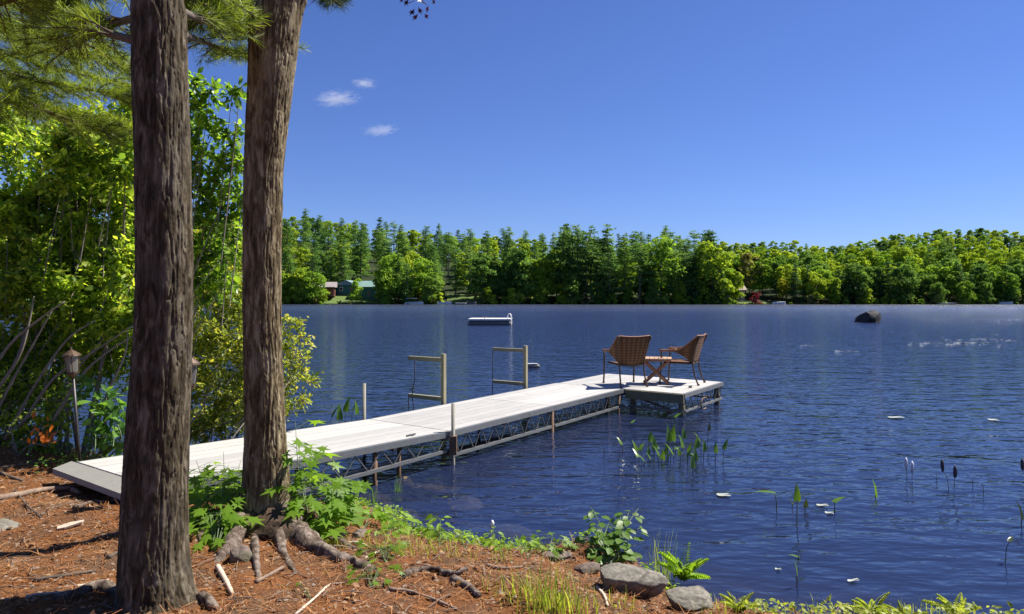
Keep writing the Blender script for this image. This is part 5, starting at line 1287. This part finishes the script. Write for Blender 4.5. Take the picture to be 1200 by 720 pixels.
def tuft(px, py, n, h, sp, lean, label, seed, w=.006, mat=None):
    o = obj('grass_tuft', blades(n, h, sp, lean, w, seed, mat or M_grass)); o.location = at(px, py, -.01); return tag(o, label, 'grass', 'grass tufts along the bank', 'stuff' if label.startswith(('short', 'low', 'sparse', 'few')) else None)
tuft(640, 712, 130, .24, .085, .55, 'large bright grass tuft left of the large grey boulder', 1, .008)
tuft(672, 716, 60, .16, .06, .6, 'grass tuft between the large tuft and the large boulder', 2)
tuft(605, 700, 40, .17, .06, .6, 'loose grass at the left of the large tuft', 3)
tuft(775, 678, 38, .36, .05, .35, 'tall thin grass behind the fern and the boulders', 4, .005)
tuft(470, 646, 70, .11, .09, .7, 'short grass by the water right of the small seedlings', 5, .005)
tuft(500, 648, 70, .12, .09, .6, 'short grass at the water under the upright weed', 6, .005)
tuft(535, 652, 50, .10, .08, .6, 'short grass along the middle of the bank edge', 7, .005)
tuft(590, 658, 26, .22, .03, .5, 'thin arching grass by the white flowered weed', 8, .004)
tuft(420, 640, 50, .10, .08, .6, 'short grass in front of the stones at the water', 9, .005)
tuft(840, 716, 40, .10, .07, .6, 'low grass right of the rounded boulder', 10, .005)
tuft(728, 712, 40, .09, .06, .7, 'low grass in front of the large grey boulder', 11, .005)
tuft(385, 645, 30, .09, .05, .6, 'sparse grass beside the long bare root', 12, .005)
tuft(1085, 722, 60, .10, .1, .6, 'low grass between the bottom edge ferns', 13, .005)
tuft(960, 722, 40, .09, .1, .6, 'low grass at the bottom edge left of the ferns', 14, .005)
tuft(440, 606, 16, .22, .03, .25, 'upright rush blades in the shallows by the stones', 15, .007, M_herb)
tuft(505, 575, 12, .20, .02, .15, 'narrow rush blades in the water before the dock post', 16, .009, M_herb)
for nm_ in ('grass_tuft',):
    pass
tb_ = onplane(467, 577, 0); bpy.data.objects['grass_tuft.015'].location = (tb_.x, tb_.y, -.03)
tb_ = onplane(436, 590, 0); bpy.data.objects['grass_tuft.014'].location = (tb_.x, tb_.y, -.03)
tuft(335, 690, 14, .06, .04, .7, 'few green blades in front of the leaning trunk', 17, .005)
tuft(55, 545, 16, .08, .05, .6, 'green blades at the foot of the orange fern', 18, .006)

# ------------------------------------------------------------------ plants standing in the water
AR = (np.array([(0, 0, 0), (-.20, -.12, .02), (-.26, .14, .05), (0, .25, 0), (.26, .14, .05), (.20, -.12, .02), (-.17, .55, .04), (0, .6, -.02), (.17, .55, .04), (0, 1, -.10)], float),
      np.array([(0, 2, 1), (0, 3, 2), (0, 4, 3), (0, 5, 4), (2, 3, 7), (2, 7, 6), (3, 4, 8), (3, 8, 7), (6, 7, 9), (7, 8, 9)]))
AL = fresh_leaf('leaf', AR, M_water_leaf); ALD = fresh_leaf('leaf', AR, M_dark_leaf)
def waterplant(px, py, h, lean, leaf, label, tilt=70, mesh_=None, face=0, spike=None, group='arrow leaved plants standing in the water', thick=.006):
    """px, py: where the stem meets the water; h stem height in metres; lean sideways metres; leaf length"""
    p = onplane(px, py, 0); e = empty('water_plant', (p.x, p.y, 0), label, 'water plant', group)
    q = MB(); C = curve([(0, 0, -.25), (lean * .3, 0, h * .5), (lean, 0, h)], 8); q.tube(C, list(np.linspace(thick, thick * .6, len(C))), 5); q.build('stem', M_stemdark, e, True)
    if leaf:
        o = obj('leaf', mesh_ or AL, None, e); o.location = (lean, 0, h); o.scale = (leaf * 1.0, leaf * 1.2, leaf * 1.2); o.rotation_euler = (R(tilt), 0, R(face))
    if spike:
        q = MB(); q.tube([(lean, 0, h - .01), (lean * 1.05, 0, h + .03), (lean * 1.1, 0, h + .09), (lean * 1.12, 0, h + .12)], [.008, .018, .016, .004], 7); q.build('flower_spike', spike, e, True)
    return e
CL = [(744, 538, .10, .02, .12, 60, 30), (752, 535, .08, -.02, .11, 40, -40), (765, 540, .14, .02, .15, 80, 10), (772, 545, .10, 0, .13, 65, 60), (782, 536, .20, .02, .17, 85, 20), (790, 535, .20, -.02, .17, 75, -30), (785, 544, .12, .03, .14, 60, 90), (797, 540, .16, .03, .14, 75, 45),
      (806, 545, .10, 0, .12, 55, -70), (814, 538, .14, .03, .13, 60, -20), (824, 540, .12, .02, .12, 80, 15), (822, 532, .16, -.02, .12, 60, 80), (730, 530, .10, -.02, .10, 50, 40), (760, 528, .12, .02, .12, 70, -20), (800, 528, .16, .02, .12, 70, 0), (812, 556, .08, 0, .12, 80, 10), (755, 546, .05, 0, .11, 50, 80)]
CTXT = ['low leaf at the left of the clump off the platform', 'flat leaf second from the clump left end', 'broad upright leaf left of the clump middle', 'tilted leaf low before the clump middle', 'tallest upright leaf in the middle of the clump', 'tall leaf right beside the tallest one', 'side turned leaf under the tallest one',
        'upright leaf just right of the clump middle', 'low leaf turned away right of the middle', 'tilted leaf at the right part of the clump', 'upright leaf near the right end of the clump', 'backward leaf behind the clump right end', 'flat leaf at the far left end of the clump', 'pale leaf behind the left half of the clump',
        'leaf behind the right half of the clump', 'single upright leaf in front of the clump', 'low leaf floating before the clump left half']
for (x, y, h, ln, lf, ti, fa), tx in zip(CL, CTXT): waterplant(x, y, h, ln, lf, 'water plant, ' + tx, ti, None, fa)
for i in range(14):      # smaller leaves crowding the middle of the clump
    waterplant(752 + i * 5 + rng.uniform(-3, 3), 536 + rng.uniform(-5, 8), rng.uniform(.02, .10), rng.uniform(-.03, .03), rng.uniform(.08, .13), 'small leaf crowded among the taller ones in the clump off the platform', rng.uniform(20, 85), None, rng.uniform(-90, 90), group='small leaves crowding the clump off the platform')
waterplant(838, 543, .13, .01, .11, 'single leaf just right of the clump', 80, None, -10); waterplant(847, 543, .17, .02, .12, 'second single leaf right of the clump', 60, None, -50)
waterplant(708, 535, .12, 0, 0, 'bare stem left of the clump off the platform')
waterplant(829, 518, .16, .02, .10, 'dark leaf behind the right end of the clump', 100, ALD, 20)
waterplant(790, 500, .14, .02, .12, 'pale leaf before the platform corner leg', 30, None, -60)
waterplant(738, 502, .08, .03, .10, 'low pale leaf in the shade of the platform', 25, None, -50)
waterplant(911, 600, .17, -.03, .15, 'bent stem with a drooping pale leaf, leftmost of the scattered ones', 5, None, 75)
waterplant(934, 615, .21, 0, .13, 'tall stem with one upright arrow leaf', 88, None, 0)
waterplant(928, 595, .03, .01, .06, 'tiny leaf low by the tall arrow leaf', 60, ALD, 40)
waterplant(943, 598, .03, .01, .09, 'small dark leaf right of the tall arrow leaf', 120, ALD, -20)
waterplant(978, 600, .09, .0, .12, 'bent leaf plant with a green blade pointing right', 20, None, -70)
waterplant(1026, 584, .02, 0, .15, 'short upright blade in open water', 85, None, 80)
waterplant(934, 688, .08, 0, .08, 'small upright leaf near the bottom of the water', 85, None, 60)
waterplant(936, 655, .01, 0, .07, 'leaf lying at the surface below the tall arrow leaf', 15, None, 80)
waterplant(1063, 560, .10, -.01, 0, 'stem with a white flower spike, left of the pair', spike=M_flower, thick=.004)
waterplant(1069, 561, .07, 0, 0, 'stem with a white flower spike, right of the pair', spike=M_flower, thick=.004)
M_seed = plain('seed_head', (.05, .04, .05), .8)
waterplant(1113, 575, .20, -.07, 0, 'leaning stem with a dark seed head and white tip', spike=M_seed, thick=.004)
waterplant(1118, 575, .14, .01, .07, 'shorter stem with dark seed head beside the leaning one', 60, ALD, -60, M_seed, thick=.004)
waterplant(1140, 573, .10, 0, 0, 'bare thin stem right of the seed heads', thick=.004); waterplant(1153, 580, .12, -.02, 0, 'bare curved stem near the right edge', thick=.004)
waterplant(1098, 563, .08, -.02, 0, 'pair of thin bare stems left of the seed heads', thick=.004)
waterplant(1204, 566, .14, -.05, 0, 'leaning stem with dark seed head at the right edge', spike=M_seed, thick=.005)
waterplant(1197, 618, .08, .0, .14, 'dark blade at the right edge of the water', 80, ALD, 70)
waterplant(1177, 660, .16, .04, .07, 'thin bent stem near the lower right corner', 20, ALD, -50, thick=.004)
# behind the dock
for (x, y, h, ln, lf, ti, fa, tx) in [(368, 497, .06, -.02, .13, 20, 70, 'yellowing low leaf at the bush end'), (386, 496, .14, .05, .17, 60, -50, 'arching leaf by the bush'), (398, 496, .10, 0, .2, 80, 20, 'broad upright leaf'), (404, 494, .20, .02, .2, 70, -20, 'tallest leaf'),
      (412, 493, .20, .02, .18, 60, -60, 'leaf turned right'), (418, 494, .16, 0, .18, 85, 60, 'rightmost upright leaf')]:
    waterplant(x, y + 3, h, ln, lf, 'water plant behind the dock, ' + tx, ti, None, fa)
# floating leaves; the sun's glint on them is put in as pale colour
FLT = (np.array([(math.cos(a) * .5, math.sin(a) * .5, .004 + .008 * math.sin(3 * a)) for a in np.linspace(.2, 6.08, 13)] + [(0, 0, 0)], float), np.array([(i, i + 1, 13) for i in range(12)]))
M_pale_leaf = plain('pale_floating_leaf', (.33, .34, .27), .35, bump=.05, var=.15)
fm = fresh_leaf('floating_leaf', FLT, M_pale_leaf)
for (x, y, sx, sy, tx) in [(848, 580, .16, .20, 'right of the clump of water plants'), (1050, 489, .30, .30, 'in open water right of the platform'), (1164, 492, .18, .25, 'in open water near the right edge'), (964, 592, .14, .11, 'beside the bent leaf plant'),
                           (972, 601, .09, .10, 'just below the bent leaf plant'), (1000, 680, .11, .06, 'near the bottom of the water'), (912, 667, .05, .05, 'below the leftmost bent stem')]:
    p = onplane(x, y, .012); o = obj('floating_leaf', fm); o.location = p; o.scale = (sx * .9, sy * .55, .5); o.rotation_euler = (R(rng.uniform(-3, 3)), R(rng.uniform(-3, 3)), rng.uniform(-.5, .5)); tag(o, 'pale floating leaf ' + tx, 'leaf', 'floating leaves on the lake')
# thin pale flakes, sun glints painted as colour on the ruffled water at right
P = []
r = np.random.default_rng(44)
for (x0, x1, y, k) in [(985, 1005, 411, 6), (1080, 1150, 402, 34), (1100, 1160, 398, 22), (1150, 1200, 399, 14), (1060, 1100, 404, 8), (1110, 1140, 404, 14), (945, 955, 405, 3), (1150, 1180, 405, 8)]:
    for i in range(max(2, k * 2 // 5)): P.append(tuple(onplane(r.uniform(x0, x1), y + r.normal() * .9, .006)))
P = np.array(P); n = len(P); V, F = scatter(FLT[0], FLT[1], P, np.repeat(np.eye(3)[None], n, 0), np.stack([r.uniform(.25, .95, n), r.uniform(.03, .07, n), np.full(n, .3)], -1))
tag(obj('painted_glints', mesh('painted_glints', V, F), plain('painted_glint_white', (.34, .36, .38), .6)), 'pale flecks painted as sun glints on the lake at the right', 'painted_glints', None, 'stuff')

# ------------------------------------------------------------------ clouds: three small wisps far away
def mat_cloud(name, seed, dens):
    b = NB(name); tc = b.n('ShaderNodeTexCoord'); mp = b.n('ShaderNodeMapping'); mp.inputs['Location'].default_value = (seed, seed * .7, 0); b.l(tc.outputs['Object'], mp.inputs[0])
    n = b.noise(mp.outputs[0], 3.4, 8, .68, .6)
    ln = b.n('ShaderNodeVectorMath', operation='LENGTH'); b.l(tc.outputs['Object'], ln.inputs[0])
    fall = b.math('SUBTRACT', 1.0, ln.outputs['Value'])
    d = b.math('MULTIPLY', b.math('MAXIMUM', b.math('SUBTRACT', b.math('ADD', n, b.math('MULTIPLY', fall, .42)), .66), 0.0), dens)
    v = b.n('ShaderNodeVolumePrincipled'); v.inputs['Color'].default_value = (1, 1, 1, 1); v.inputs['Anisotropy'].default_value = .2; b.l(d, v.inputs['Density'])
    b.l(v.outputs[0], b.out.inputs['Volume']); return b.m
import bmesh
def cloud(px, py, wpx, hpx, rot, label, seed, dens=.075):
    d = 1500.0; c = W(px, py, d); bm = bmesh.new(); bmesh.ops.create_icosphere(bm, subdivisions=3, radius=1.0); me = bpy.data.meshes.new('cloud'); bm.to_mesh(me); bm.free()
    o = obj('cloud', me, mat_cloud('cloud_vapour', seed, dens)); o.location = c; o.scale = (wpx / 2 * d / FPX, wpx / 3 * d / FPX, hpx / 2 * d / FPX); o.rotation_euler = (0, R(rot), 0); return tag(o, label, 'cloud', 'small clouds')
cloud(446, 153, 62, 17, -6, 'lowest small white cloud, shaped like a lens', 3.1)
cloud(396, 116, 76, 26, -4, 'ragged small white cloud, leftmost and widest of three', 7.7)
cloud(427, 98, 46, 17, 0, 'faint tiny cloud, topmost of three', 5.2, .10)
